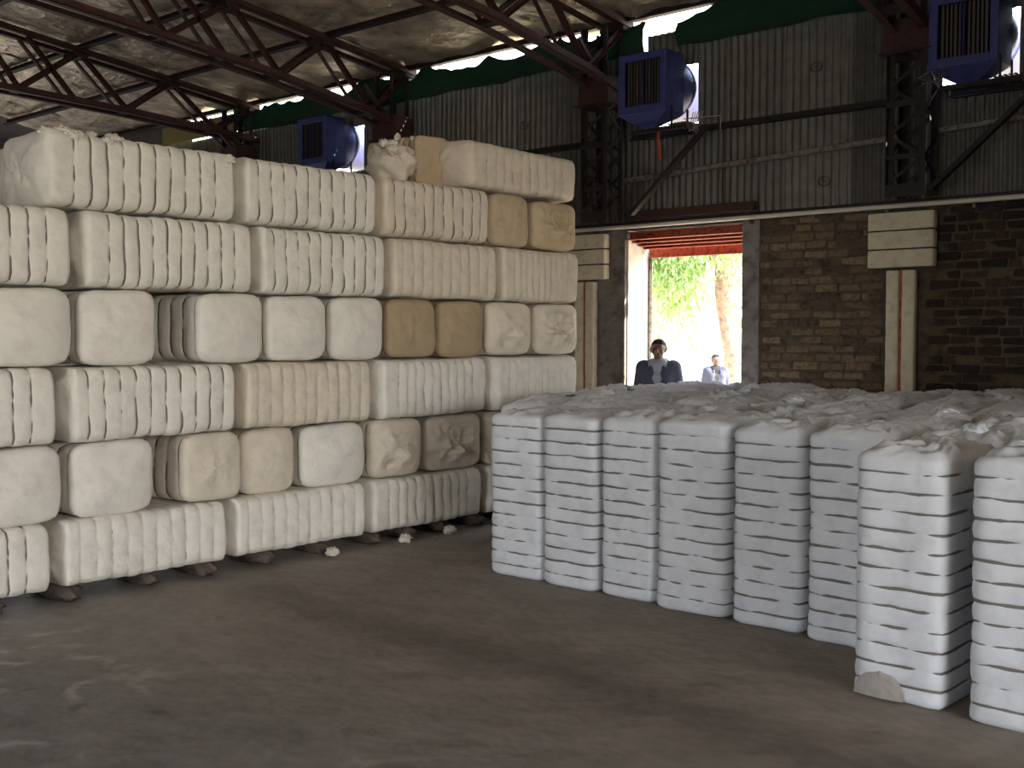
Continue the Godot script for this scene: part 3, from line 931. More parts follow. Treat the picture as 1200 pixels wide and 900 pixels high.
func truss(x: float, label: String, bot: Array) -> void:
	var t := base("roof_truss", Vector3(x, 0, 0))
	tag(t, label, "truss", "roof trusses")
	var tops := []
	var z := -10.85
	while z < 0.0:
		tops.append(z)
		z += 1.45
	var gap := 0.14
	for s in [-1.0, 1.0]:
		var st := begin()
		angle_bar(st, Vector3(gap * s, roof_y(-10.95) - 0.03, -10.95), Vector3(gap * s, roof_y(-0.5) - 0.03, -0.5), 0.08, s)
		obj("top_chord", done(st), M.red_steel, t)
		var sb := begin()
		for k in bot.size() - 1:
			angle_bar(sb, Vector3(gap * s, bot[k][1], bot[k][0] - 0.01), Vector3(gap * s, bot[k + 1][1], bot[k + 1][0] + 0.01), 0.085, s)
		obj("bottom_chord", done(sb), M.red_steel, t)
	var webs := []
	for i in range(1, tops.size() - 1):
		var bi := mini(i, bot.size() - 1)
		webs.append([tops[i], bot[i]] if i < bot.size() else [tops[i], bot[-1]])
	# down towards the wall, and back up to the next node
	var W := []
	for i in bot.size() - 1:
		if i + 1 < tops.size() and i >= 1: W.append([tops[i + 0], bot[i]])
		if i >= 1 and i < tops.size() - 1: W.append([tops[i + 1] if tops[i] < bot[i][0] - 0.3 else tops[i], bot[i]])
	W = [[-10.85, bot[1]], [-9.40, bot[1]], [-9.40, bot[2]], [-7.95, bot[2]], [-7.20, [(-7.87), lerpf(bot[2][1], bot[3][1], 0.5)]], [-7.95, bot[3]], [-6.50, bot[3]], [-6.50, bot[4]], [-5.05, bot[4]], [-5.05, bot[5]], [-3.6, bot[5]]]
	for e in W:
		for s in [-1.0, 1.0]:
			var sw := begin()
			angle_bar(sw, Vector3((gap - 0.03) * s, roof_y(e[0]) - 0.06, e[0]), Vector3((gap - 0.03) * s, e[1][1] + 0.01, e[1][0]), 0.06, s, Vector3.RIGHT)
			obj("web_bar", done(sw), M.red_steel, t)
	for zz in [-10.85, -9.4, -7.95, -6.5]:
		var sg := begin()
		cbox(sg, Vector3(0, roof_y(zz) - 0.06, zz), Vector3(0.34, 0.12, 0.20), 0.004)
		obj("gusset_plate", done(sg), M.dark_steel, t)
	for k in range(1, 5):
		var sg2 := begin()
		cbox(sg2, Vector3(0, bot[k][1] + 0.01, bot[k][0]), Vector3(0.30, 0.07, 0.14), 0.004)
		obj("gusset_plate", done(sg2), M.dark_steel, t)

func column(x: float, label: String) -> void:
	var c := base("lattice_column", Vector3(x, 3.07, -10.66))
	tag(c, label, "column", "lattice columns on the door wall")
	var hx := 0.16
	var hz := 0.15
	var top := 2.22
	for sx in [-1.0, 1.0]:
		for sz in [-1.0, 1.0]:
			var st := begin()
			angle_bar(st, Vector3(hx * sx, 0, hz * sz), Vector3(hx * sx, top, hz * sz), 0.065, sx)
			obj("corner_angle", done(st), M.dark_steel, c)
	var n := 6
	for k in n:
		var y0 := 0.12 + 1.35 * k / n
		var y1 := 0.12 + 1.35 * (k + 1) / n
		var sg := 1.0 if k % 2 == 0 else -1.0
		for sz in [-1.0, 1.0]:
			var st := begin()
			bar(st, Vector3(-hx * sg, y0, (hz + 0.02) * sz), Vector3(hx * sg, y1, (hz + 0.02) * sz), 0.035, 0.008, Vector3.BACK)
			obj("lacing_bar", done(st), M.dark_steel, c)
		for sx in [-1.0, 1.0]:
			var st2 := begin()
			bar(st2, Vector3((hx + 0.02) * sx, y0, -hz * sg), Vector3((hx + 0.02) * sx, y1, hz * sg), 0.008, 0.035, Vector3.BACK)
			obj("lacing_bar", done(st2), M.dark_steel, c)
	for q in [[0.04, 0.12, M.dark_steel], [0.36, 0.05, M.dark_steel], [0.86, 0.06, M.dark_steel]]:
		obj("batten_plate", box_mesh(Vector3(0, q[0], hz + 0.028), Vector3(0.38, q[1], 0.01), 0.002), q[2], c)
	obj("head_box", box_mesh(Vector3(0, 1.50, 0.02), Vector3(0.43, 0.30, 0.36), 0.006), M.red_steel, c)
	obj("head_plate", box_mesh(Vector3(0, 1.335, 0.03), Vector3(0.5, 0.02, 0.42), 0.004), M.dark_steel, c)
	for s in [-1.0, 1.0]:
		var kb := begin()
		angle_bar(kb, Vector3(0.1 * s, 1.62, 0.2), Vector3(0.1 * s, 2.0, 0.62), 0.05, s)
		obj("knee_brace", done(kb), M.red_steel, c)

func net() -> void:
	# green shade net hung under the eave; uneven upper edge, daylight above it
	var no := noise(71, 0.9, 3)
	var pieces := [[-15.35, -11.5], [-11.5, -10.2], [-10.2, -7.9], [-7.9, -7.45], [-7.02, -4.2], [-4.2, -0.5]]
	var labels := ["green shade net under the eave of the far bay", "green shade net behind the end of the truss over the stack", "green shade net above the bare iron sheets behind the top of the stack", "short green shade net above the cooler over the doorway", "green shade net along the eave between the two coolers", "green shade net behind the cooler by the dark brick wall"]
	for k in pieces.size():
		var a: float = pieces[k][0]
		var b: float = pieces[k][1]
		var nu := int((b - a) / 0.05) + 2
		var nv := 12
		var P := PackedVector3Array()
		for j in nv:
			var v := j / (nv - 1.0)
			for i in nu:
				var x := lerpf(a, b, i / (nu - 1.0))
				var hook := absf(sin((x + 0.3) * PI / 1.2))
				var topy := minf(5.395, 5.40 - 0.11 * pow(hook, 0.7) + 0.13 * no.get_noise_2d(x * 1.2, 5.0))
				var boty := 4.985 + 0.04 * no.get_noise_2d(x, 50.0)
				var y := lerpf(topy, boty, v)
				P.append(Vector3(x, y, -10.87 + 0.05 * sin(v * PI) + 0.035 * no.get_noise_2d(x * 3.0, y * 3.0)))
		tag(obj("shade_net", surf(P, grid_index(nu, nv)), M.green_net), labels[k], "net", "shade nets under the eave")

# ---------------------------------------------------------------- posts and coolers
func painted_post(x: float, label: String) -> void:
	var p := base("painted_post", Vector3(x, 0, -10.828))
	tag(p, label, "post", "painted posts on the brick wall")
	for s in [-1.0, 1.0]:
		obj("upright", rough_slab(Vector3(0.128, 2.36, 0.09), 81 + int(s)), M.post_paint, p).position = Vector3(0.080 * s, 1.19, 0)
	tag(obj("steel_strip", box_mesh(Vector3(0.004, 1.19, 0.012), Vector3(0.028, 2.38, 0.05), 0.003), M.red_oxide, p), "rusty steel strip between the uprights")
	for k in 3:
		obj("cap_block", rough_slab(Vector3(0.66, 0.168, 0.13), 91 + k), M.post_paint, p).position = Vector3(0, 2.485 + 0.183 * k, 0.015)
	obj("joint_filler", box_mesh(Vector3(0, 2.67, -0.01), Vector3(0.62, 0.5, 0.09), 0.002), M.dark_inside, p)

func rough_slab(s: Vector3, sd: int) -> ArrayMesh:
	# a painted block with worn, rounded corners
	var no := noise(sd, 7.0, 3)
	var P := PackedVector3Array()
	var nu := 28
	var ny := maxi(5, int(s.y / 0.05))
	var levels := [[0.0, 0.5], [0.0, 0.93], [0.0, 0.975], [0.012 / s.y, 0.997], [0.03 / s.y, 1.0]]
	for j in range(1, ny): levels.append([lerpf(0.03 / s.y, 1.0 - 0.03 / s.y, j / float(ny)), 1.0])
	for j in range(4, -1, -1): levels.append([1.0 - levels[j][0], levels[j][1]])
	for lv in levels:
		var y: float = lv[0]
		var shrink: float = lv[1]
		for i in nu:
			var u := TAU * (i + 0.5) / nu
			var c := cos(u)
			var q := sin(u)
			var r := 1.0 / pow(pow(absf(c), 14.0) + pow(absf(q), 14.0), 1.0 / 14.0)
			var p := Vector3(c * r * s.x * 0.5, (y - 0.5) * s.y, q * r * s.z * 0.5)
			var chip := maxf(0.0, no.get_noise_3dv(p + Vector3(sd, 0, 0)) - 0.1) * smoothstep(0.85, 1.05, absf(c * r)) * smoothstep(0.6, 1.0, absf(q * r))
			p *= Vector3(shrink - chip * 0.10 / maxf(s.x, 0.1), 1.0, shrink)
			P.append(p)
	var I := grid_index(nu, levels.size(), true)
	var n := P.size()
	P.append(Vector3(0, -0.5 * s.y, 0)); P.append(Vector3(0, 0.5 * s.y, 0))
	for i in nu:
		I.append_array(PackedInt32Array([n, i, (i + 1) % nu, n + 1, n - nu + (i + 1) % nu, n - nu + i]))
	return surf(P, I, PackedVector2Array(), true)

func cooler(x: float, label: String, zf: float) -> void:
	var c := base("air_cooler", Vector3(x, 4.03, zf))
	tag(c, label, "air cooler", "blue air coolers through the iron wall")
	var w := 0.63
	var h := 0.66
	var y0 := 0.155
	var yc := y0 + h * 0.5
	# casing: four sheets round a dark inside
	var st := begin()
	cbox(st, Vector3(-w * 0.5 + 0.006, yc, -0.17), Vector3(0.012, h, 0.34), 0.003)
	cbox(st, Vector3(w * 0.5 - 0.006, yc, -0.17), Vector3(0.012, h, 0.34), 0.003)
	cbox(st, Vector3(0, y0 + h - 0.006, -0.17), Vector3(w, 0.012, 0.34), 0.003)
	cbox(st, Vector3(0, yc, -0.335), Vector3(w, h, 0.012), 0.003)
	obj("casing", done(st), M.blue_paint, c)
	var s2 := begin()
	for s in [-1.0, 1.0]:
		cbox(s2, Vector3((w * 0.5 - 0.04) * s, yc, 0.006), Vector3(0.08, h, 0.03), 0.006)
	cbox(s2, Vector3(0, y0 + h - 0.04, 0.006), Vector3(w - 0.15, 0.08, 0.028), 0.006)
	cbox(s2, Vector3(0, y0 + 0.045, 0.006), Vector3(w - 0.15, 0.09, 0.028), 0.006)
	obj("front_frame", done(s2), M.blue_paint, c)
	obj("divider", box_mesh(Vector3(0, yc, 0.0), Vector3(0.022, h - 0.15, 0.03), 0.004), M.blue_dark, c)
	for k in 10:
		var sx := -0.196 + 0.0385 * k + (0.045 if k > 4 else 0.0)
		obj("slat", box_mesh(Vector3(sx, yc, -0.014), Vector3(0.034, h - 0.17, 0.004), 0.001, Basis(Vector3.UP, -0.75 if k % 3 else -0.5)), M.slat, c)
	obj("inner_pad", box_mesh(Vector3(0, yc, -0.10), Vector3(w - 0.1, h - 0.1, 0.02), 0.002), M.dark_inside, c)
	# funnel below
	var P := PackedVector3Array()
	for q in [[w * 0.5, 0.0], [w * 0.30, -0.085], [w * 0.10, -0.145], [0.02, -0.15]]:
		for k in [[-1, 1], [1, 1], [1, -1], [-1, -1]]:
			P.append(Vector3(q[0] * k[0], y0 + q[1] + 0.004, -0.16 + (0.17 * q[0] / (w * 0.5)) * k[1]))
	var S := SurfaceTool.new()
	S.begin(Mesh.PRIMITIVE_TRIANGLES)
	S.set_smooth_group(-1)
	for j in 3:
		for i in 4:
			var a := P[j * 4 + i]
			var b := P[j * 4 + (i + 1) % 4]
			var d := P[j * 4 + 4 + i]
			var e := P[j * 4 + 4 + (i + 1) % 4]
			face(S, [a, b, e, d], (a + b) * 0.5 - Vector3(0, a.y, -0.16) + Vector3(0, -0.1, 0))
	face(S, [P[0], P[1], P[2], P[3]], Vector3.UP)
	obj("funnel", done(S), M.blue_paint, c)
	# fan drum that passes through the wall
	var D := PackedVector3Array()
	for q in [[0.30, -0.33], [0.325, -0.345], [0.325, -0.55], [0.335, -0.555], [0.335, -0.60], [0.325, -0.605], [0.325, -0.95], [0.30, -0.96]]:
		for k in 36:
			var a := TAU * k / 36
			D.append(Vector3(cos(a) * q[0], yc + sin(a) * q[0], q[1]))
	var I := grid_index(36, 8, true)
	D.append(Vector3(0, yc, -0.33)); D.append(Vector3(0, yc, -0.96))
	for k in 36:
		I.append_array(PackedInt32Array([288, k, (k + 1) % 36, 289, 252 + (k + 1) % 36, 252 + k]))
	obj("fan_drum", surf(D, I, PackedVector2Array(), true), M.blue_paint, c)

func bracket(x: float, label: String) -> void:
	# platform of perforated angle and its diagonal, carrying a cooler
	var b := base("cooler_bracket", Vector3(x, 0, -10.45))
	tag(b, label, "bracket", "steel brackets under the coolers")
	for zz in [0.02, -0.36]:
		var st := begin()
		angle_bar(st, Vector3(-0.30, 4.005, zz), Vector3(0.42, 4.005, zz), 0.055)
		obj("platform_rail", done(st), M.dark_steel, b)
	for k in 6:
		obj("platform_slat", box_mesh(Vector3(0.20 + 0.045 * k, 4.045, -0.17), Vector3(0.028, 0.012, 0.38), 0.002), M.grey_steel, b)
	for zz in [0.02, -0.30]:
		obj("platform_leg", box_mesh(Vector3(0.25, 4.13, zz), Vector3(0.014, 0.22, 0.03), 0.002), M.dark_steel, b)
	var st2 := begin()
	bar(st2, Vector3(-0.42, 3.12, -0.18), Vector3(0.58, 4.0, -0.16), 0.05, 0.085, Vector3.BACK)
	obj("diagonal_brace", done(st2), M.dark_steel, b)

func build_fittings() -> void:
	painted_post(-4.37, "cream painted concrete post with three cap blocks, between the lit and the dark brickwork")
	painted_post(-8.27, "cream painted concrete post half hidden behind the stack, left of the doorway")
	cooler(-7.13, "blue box air cooler above the doorway, beside a bright slit of daylight", -10.35)
	cooler(-3.68, "blue box air cooler high on the wall above the dark brickwork", -10.45)
	cooler(-12.82, "blue box air cooler half hidden behind the top of the stack", -10.32)
	bracket(-7.05, "steel platform bracket with long diagonal brace under the cooler above the doorway")
	bracket(-3.60, "dark steel bracket with diagonal brace under the cooler above the dark brickwork")
	bracket(-12.74, "steel bracket under the cooler behind the stack")
	var op := obj("drain_pipe", tube([Vector3(-7.02, 4.03, -10.5), Vector3(-7.02, 3.9, -10.5), Vector3(-7.0, 3.68, -10.52)], 0.017, 8), M.orange_paint)
	tag(op, "short orange drain pipe hanging beneath the cooler above the doorway", "pipe")
	var cb := base("loose_cable", Vector3(-6.6, 4.08, -10.55))
	tag(cb, "tangle of pale wires and a thin frame at the end of the cooler's bracket", "cable")
	obj("wire_frame", tube([Vector3(-0.12, 0.02, 0), Vector3(0.34, 0.0, 0.0), Vector3(0.34, -0.16, 0.0)], 0.006, 6), M.wire, cb)
	for k in 5:
		obj("wire", tube([Vector3(-0.06 + 0.03 * k, 0.1, -0.1), Vector3(-0.03 + 0.02 * k, -0.02 - 0.02 * k, 0.0), Vector3(0.08 - 0.03 * k, -0.12, 0.02), Vector3(0.06 - 0.02 * k, -0.17 + 0.02 * k, 0.04)], 0.005, 6), M.wire, cb)
	var cd := obj("wall_cable", tube([Vector3(-6.42, 4.0, -10.88), Vector3(-6.41, 3.7, -10.87), Vector3(-6.42, 3.4, -10.87), Vector3(-6.41, 3.1, -10.87)], 0.008, 6), M.cable)
	tag(cd, "thin dark cable running down the iron sheets above the doorway", "cable")
	var nest := base("wire_bundle", Vector3(-4.0, 4.17, -10.42))
	tag(nest, "tangled grey wires at the lower corner of the cooler by the dark brickwork", "cable")
	rng.seed = 9
	for k in 7:
		var pts := []
		for j in 5: pts.append(Vector3(rng.randf_range(-0.14, 0.16), rng.randf_range(-0.10, 0.10) - 0.02 * j, rng.randf_range(-0.05, 0.05)))
		obj("wire", tube(pts, 0.004, 5), M.grey_steel, nest)

# ---------------------------------------------------------------- people
func field_mesh(bones: Array, cell: float, k: float) -> Array:
	# smooth union of tapered capsules, meshed as surface nets; returns [points, indices]
	var lo := Vector3.INF
	var hi := -Vector3.INF
	for b in bones:
		var r := maxf(b[2], b[3]) + cell * 3.0
		lo = lo.min(b[0] - Vector3.ONE * r).min(b[1] - Vector3.ONE * r)
		hi = hi.max(b[0] + Vector3.ONE * r).max(b[1] + Vector3.ONE * r)
	var n := Vector3i(((hi - lo) / cell).ceil()) + Vector3i.ONE
	var F := PackedFloat32Array()
	F.resize(n.x * n.y * n.z)
	F.fill(1.0)
	for b in bones:
		var A: Vector3 = b[0]
		var D: Vector3 = b[1] - b[0]
		var ra: float = b[2]
		var rb: float = b[3]
		var dd := maxf(D.length_squared(), 1e-9)
		var m := maxf(ra, rb) + k + cell * 2.0
		var i0 := Vector3i(((b[0].min(b[1]) - Vector3.ONE * m - lo) / cell).floor()).clamp(Vector3i.ZERO, n - Vector3i.ONE)
		var i1 := Vector3i(((b[0].max(b[1]) + Vector3.ONE * m - lo) / cell).ceil()).clamp(Vector3i.ZERO, n - Vector3i.ONE)
		for z in range(i0.z, i1.z + 1):
			for y in range(i0.y, i1.y + 1):
				var row := (z * n.y + y) * n.x
				for x in range(i0.x, i1.x + 1):
					var p := lo + Vector3(x, y, z) * cell
					var t := clampf((p - A).dot(D) / dd, 0.0, 1.0)
					var d := p.distance_to(A + D * t) - lerpf(ra, rb, t)
					var e := F[row + x]
					var h := maxf(k - absf(d - e), 0.0) / k
					F[row + x] = minf(d, e) - h * h * k * 0.25
	var id := PackedInt32Array()
	id.resize(F.size())
	id.fill(-1)
	var P := PackedVector3Array()
	var I := PackedInt32Array()
	var off := [0, 1, n.x, n.x + 1, n.x * n.y, n.x * n.y + 1, n.x * n.y + n.x, n.x * n.y + n.x + 1]
	var edges := [[0, 1], [2, 3], [4, 5], [6, 7], [0, 2], [1, 3], [4, 6], [5, 7], [0, 4], [1, 5], [2, 6], [3, 7]]
	for z in n.z - 1:
		for y in n.y - 1:
			var row := (z * n.y + y) * n.x
			for x in n.x - 1:
				var c := row + x
				var f0 := F[c]
				if absf(f0) > cell * 2.5: continue
				var neg := 0
				for o in off:
					if F[c + o] < 0.0: neg += 1
				if neg == 0 or neg == 8: continue
				var s := Vector3.ZERO
				var cnt := 0
				for e in edges:
					var fa := F[c + off[e[0]]]
					var fb := F[c + off[e[1]]]
					if (fa < 0.0) == (fb < 0.0): continue
					var t := fa / (fa - fb)
					var pa := Vector3(e[0] & 1, (e[0] >> 1) & 1, (e[0] >> 2) & 1)
					var pb := Vector3(e[1] & 1, (e[1] >> 1) & 1, (e[1] >> 2) & 1)
					s += pa.lerp(pb, t)
					cnt += 1
				id[c] = P.size()
				P.append(lo + (Vector3(x, y, z) + s / cnt) * cell)
	var st := [1, n.x, n.x * n.y]
	for z in range(1, n.z - 1):
		for y in range(1, n.y - 1):
			for x in range(1, n.x - 1):
				var c := (z * n.y + y) * n.x + x
				var f0 := F[c]
				if absf(f0) > cell * 2.5: continue
				for a in 3:
					var f1 := F[c + st[a]]
					if (f0 < 0.0) == (f1 < 0.0): continue
					var u: int = st[(a + 1) % 3]
					var v: int = st[(a + 2) % 3]
					var q := [id[c - u - v], id[c - v], id[c], id[c - u]]
					if q[0] < 0 or q[1] < 0 or q[2] < 0 or q[3] < 0: continue
					if f0 < 0.0:
						I.append_array(PackedInt32Array([q[0], q[2], q[1], q[0], q[3], q[2]]))
					else:
						I.append_array(PackedInt32Array([q[0], q[1], q[2], q[0], q[2], q[3]]))
	return [P, I]

func joined(parts: Array) -> ArrayMesh:
	var P := PackedVector3Array()
	var I := PackedInt32Array()
	for p in parts:
		var at := P.size()
		P.append_array(p[0])
		for i in p[1]: I.append(i + at)
	return surf(P, I, PackedVector2Array(), true)

func V(x: float, y: float, z: float) -> Vector3: return Vector3(x, y, z)

func person(at: Vector3, turn: float, scl: float, label: String, coat: String, inner: String) -> Node3D:
	var p := base("person", at, turn)
	p.scale = Vector3.ONE * scl
	tag(p, label, "person")
	var body := [[V(0, 0.92, 0), V(0, 1.14, 0), 0.075, 0.07], [V(-0.03, 1.24, 0), V(0.03, 1.24, 0), 0.075, 0.075], [V(-0.13, 1.37, -0.01), V(0.13, 1.37, -0.01), 0.055, 0.055], [V(0, 1.36, -0.01), V(0, 1.50, 0.008), 0.06, 0.052]]
	var hands := []
	for s in [-1.0, 1.0]:
		body += [[V(0.09 * s, 0.9, 0), V(0.10 * s, 0.49, 0.015), 0.09, 0.058], [V(0.10 * s, 0.49, 0.015), V(0.105 * s, 0.09, -0.01), 0.055, 0.037], [V(0.105 * s, 0.06, -0.02), V(0.12 * s, 0.035, 0.14), 0.04, 0.03]]
		body += [[V(0.185 * s, 1.36, -0.01), V(0.235 * s, 1.09, -0.035), 0.056, 0.042], [V(0.235 * s, 1.09, -0.035), V(0.245 * s, 0.86, 0.045), 0.041, 0.028]]
		var wr := V(0.245 * s, 0.86, 0.045)
		var hb := [[wr, wr + V(0, -0.045, 0.012), 0.027, 0.03], [wr + V(0, -0.045, -0.012), wr + V(0.0, -0.09, -0.004), 0.022, 0.018], [wr + V(0, -0.045, 0.03), wr + V(0, -0.09, 0.042), 0.022, 0.018]]
		for k in 4:
			var z := -0.012 + 0.019 * k
			var L: float = [0.026, 0.032, 0.035, 0.031][k]
			var r := wr + V(0, -0.095, z)
			var m := r + V(-0.006 * s, -L, 0.003)
			hb += [[r + V(0, 0.02, 0), m, 0.0095, 0.0088], [m, m + V(-0.014 * s, -L * 0.75, 0.003), 0.0086, 0.007]]
		hb += [[wr + V(-0.005 * s, -0.03, 0.035), wr + V(-0.016 * s, -0.065, 0.068), 0.014, 0.011], [wr + V(-0.016 * s, -0.065, 0.068), wr + V(-0.022 * s, -0.098, 0.078), 0.0105, 0.008]]
		hands.append(field_mesh(hb, 0.0042, 0.007))
	var head := [[V(0, 1.588, -0.012), V(0, 1.60, -0.012), 0.088, 0.085], [V(0, 1.57, 0.02), V(0, 1.52, 0.035), 0.072, 0.055], [V(0, 1.505, 0.055), V(0, 1.487, 0.058), 0.034, 0.026], [V(0, 1.45, 0.0), V(0, 1.52, 0.005), 0.053, 0.055], [V(0, 1.585, 0.088), V(0, 1.548, 0.108), 0.010, 0.015], [V(-0.012, 1.545, 0.097), V(0.012, 1.545, 0.097), 0.011, 0.011], [V(-0.04, 1.602, 0.066), V(0.04, 1.602, 0.066), 0.016, 0.016], [V(-0.018, 1.517, 0.087), V(0.018, 1.517, 0.087), 0.010, 0.010], [V(-0.017, 1.506, 0.084), V(0.017, 1.506, 0.084), 0.010, 0.010]]
	for s in [-1.0, 1.0]:
		head += [[V(0.086 * s, 1.585, -0.012), V(0.082 * s, 1.545, 0.002), 0.016, 0.010], [V(0.04 * s, 1.545, 0.06), V(0.045 * s, 1.53, 0.045), 0.026, 0.02]]
	tag(obj("body", joined([field_mesh(body, 0.014, 0.05), field_mesh(head, 0.0055, 0.016)] + hands), M.skin, p), "")
	for s in [-1.0, 1.0]:
		var e := SphereMesh.new()
		e.radius = 0.010; e.height = 0.020; e.radial_segments = 12; e.rings = 6
		obj("eye", e, M.eye_white, p).position = V(0.031 * s, 1.578, 0.083)
	var hair := [[V(0, 1.603, -0.018), V(0, 1.607, -0.018), 0.088, 0.087], [V(0, 1.56, -0.045), V(0, 1.60, -0.03), 0.07, 0.075], [V(-0.03, 1.652, 0.03), V(0.03, 1.652, 0.03), 0.03, 0.03]]
	obj("hair", joined([field_mesh(hair, 0.008, 0.02)]), M.hair, p)
	# clothes follow the body: shirt, open jacket, trousers, shoes
	var shirt := [[V(0, 0.90, 0.0), V(0, 1.14, 0.0), 0.09, 0.092], [V(-0.03, 1.24, 0.0), V(0.03, 1.24, 0.0), 0.10, 0.10], [V(-0.06, 1.375, 0.0), V(0.06, 1.375, 0.0), 0.075, 0.075], [V(-0.03, 1.42, 0.012), V(0.03, 1.42, 0.012), 0.055, 0.055]]
	obj("shirt", joined([field_mesh(shirt, 0.012, 0.05)]), M[inner], p)
	var jk := []
	for s in [-1.0, 1.0]:
		jk += [[V(0.085 * s, 0.80, 0.0), V(0.085 * s, 1.10, 0.0), 0.10, 0.095], [V(0.085 * s, 1.10, 0.0), V(0.10 * s, 1.26, 0.0), 0.10, 0.10], [V(0.10 * s, 1.28, 0.0), V(0.16 * s, 1.375, -0.01), 0.10, 0.078], [V(0.06 * s, 1.41, -0.035), V(0.09 * s, 1.30, -0.04), 0.062, 0.10]]
		jk += [[V(0.19 * s, 1.365, -0.01), V(0.243 * s, 1.09, -0.035), 0.073, 0.060], [V(0.243 * s, 1.09, -0.035), V(0.25 * s, 0.88, 0.04), 0.058, 0.046]]
	jk += [[V(0, 0.85, -0.06), V(0, 1.32, -0.055), 0.085, 0.10], [V(0, 1.32, -0.055), V(0, 1.42, -0.045), 0.085, 0.05]]
	var jo := obj("jacket", joined([field_mesh(jk, 0.012, 0.03)]), M[coat], p)
	for s in [-1.0, 1.0]:
		obj("lapel", joined([field_mesh([[V(0.06 * s, 1.435, 0.02), V(0.075 * s, 1.35, 0.072), 0.022, 0.024], [V(0.075 * s, 1.35, 0.072), V(0.035 * s, 1.16, 0.085), 0.024, 0.014]], 0.008, 0.015)]), M[coat], jo)
	var tr := []
	for s in [-1.0, 1.0]:
		tr += [[V(0.085 * s, 0.93, 0), V(0.10 * s, 0.49, 0.015), 0.108, 0.075], [V(0.10 * s, 0.49, 0.015), V(0.105 * s, 0.10, -0.01), 0.073, 0.062]]
		obj("shoe", joined([field_mesh([[V(0.105 * s, 0.045, -0.03), V(0.12 * s, 0.038, 0.16), 0.046, 0.038], [V(0.105 * s, 0.09, -0.02), V(0.108 * s, 0.05, 0.0), 0.045, 0.045]], 0.010, 0.02)]), M.shoe, p)
	obj("trousers", joined([field_mesh(tr, 0.012, 0.03)]), M.trousers, p)
	return p

# ---------------------------------------------------------------- outside
func leaf_mesh() -> ArrayMesh:
	var P := PackedVector3Array([V(0, 0, 0), V(0.022, -0.05, 0.008), V(-0.022, -0.05, 0.008), V(0.016, -0.10, 0.004), V(-0.016, -0.10, 0.004), V(0, -0.14, -0.012), V(0, -0.05, 0)])
	return surf(P, PackedInt32Array([0, 1, 6, 0, 6, 2, 6, 1, 3, 6, 3, 4, 6, 4, 2, 3, 5, 4]))

func tree(at: Vector3, h: float, lean: Vector3, crown: Array, leaf_mat: String, droop: float, sd: int, label: String, called := "tree", r0 := 0.24) -> void:
	var t := base(called, at)
	tag(t, label, "tree", "", "")
	var no := noise(sd, 1.2, 2)
	rng.seed = sd
	var pts := []
	for k in 9:
		var f := k / 8.0
		pts.append(lean * f + V(0.12 * no.get_noise_1d(f * 3.0), h * f, 0.12 * no.get_noise_1d(f * 3.0 + 9.0)))
	obj("trunk", limb(pts, r0, r0 * 0.55, sd), M.bark, t)
	for c in crown:
		var from: Vector3 = pts[5 + rng.randi_range(0, 3)]
		var to := V(c[0], c[1], c[2])
		obj("branch", limb([from, from.lerp(to, 0.5) + V(0, 0.3, 0), to], r0 * 0.4, r0 * 0.1, sd + 1), M.bark, t)
	var mm := MultiMesh.new()
	mm.transform_format = MultiMesh.TRANSFORM_3D
	mm.mesh = leaf_mesh()
	var xf: Array[Transform3D] = []
	for c in crown:
		var strands := int(c[4])
		for s in strands:
			var d: Vector3 = V(rng.randfn(0, 0.45), rng.randfn(0, 0.4), rng.randfn(0, 0.45)) * c[3]
			var start: Vector3 = V(c[0], c[1], c[2]) + d
			var L := droop * rng.randf_range(0.3, 1.0)
			var n := 6 + int(L * 14.0)
			for q in n:
				var y := L * q / n
				var b := Basis.from_euler(V(rng.randf_range(-0.9, 0.9), rng.randf_range(0, TAU), rng.randf_range(-0.7, 0.7))).scaled(Vector3.ONE * rng.randf_range(0.8, 1.5))
				xf.append(Transform3D(b, start + V(rng.randf_range(-0.12, 0.12) + 0.06 * sin(y * 3.0 + s), -y, rng.randf_range(-0.12, 0.12))))
	mm.instance_count = xf.size()
	for i in xf.size(): mm.set_instance_transform(i, xf[i])
	var fo := MultiMeshInstance3D.new()
	fo.multimesh = mm
	fo.material_override = M[leaf_mat]
	put(fo, "foliage", t)
	tag(fo, "", "", "", "stuff")

func limb(pts: Array, r0: float, r1: float, sd: int) -> ArrayMesh:
	var no := noise(sd, 1.5, 2)
	var P := PackedVector3Array()
	var seg := 14
	for i in pts.size():
		var d: Vector3 = (pts[mini(i + 1, pts.size() - 1)] - pts[maxi(i - 1, 0)]).normalized()
		var B := along(d, Vector3.BACK)
		var r := lerpf(r0, r1, i / (pts.size() - 1.0))
		for k in seg:
			var a := TAU * k / seg
			var q := V(cos(a), sin(a), 0)
			P.append(pts[i] + B * q * r * (1.0 + 0.25 * no.get_noise_3d(cos(a) * 1.5, i * 0.6, sin(a) * 1.5)))
	return surf(P, grid_index(seg, pts.size(), true), PackedVector2Array(), true)

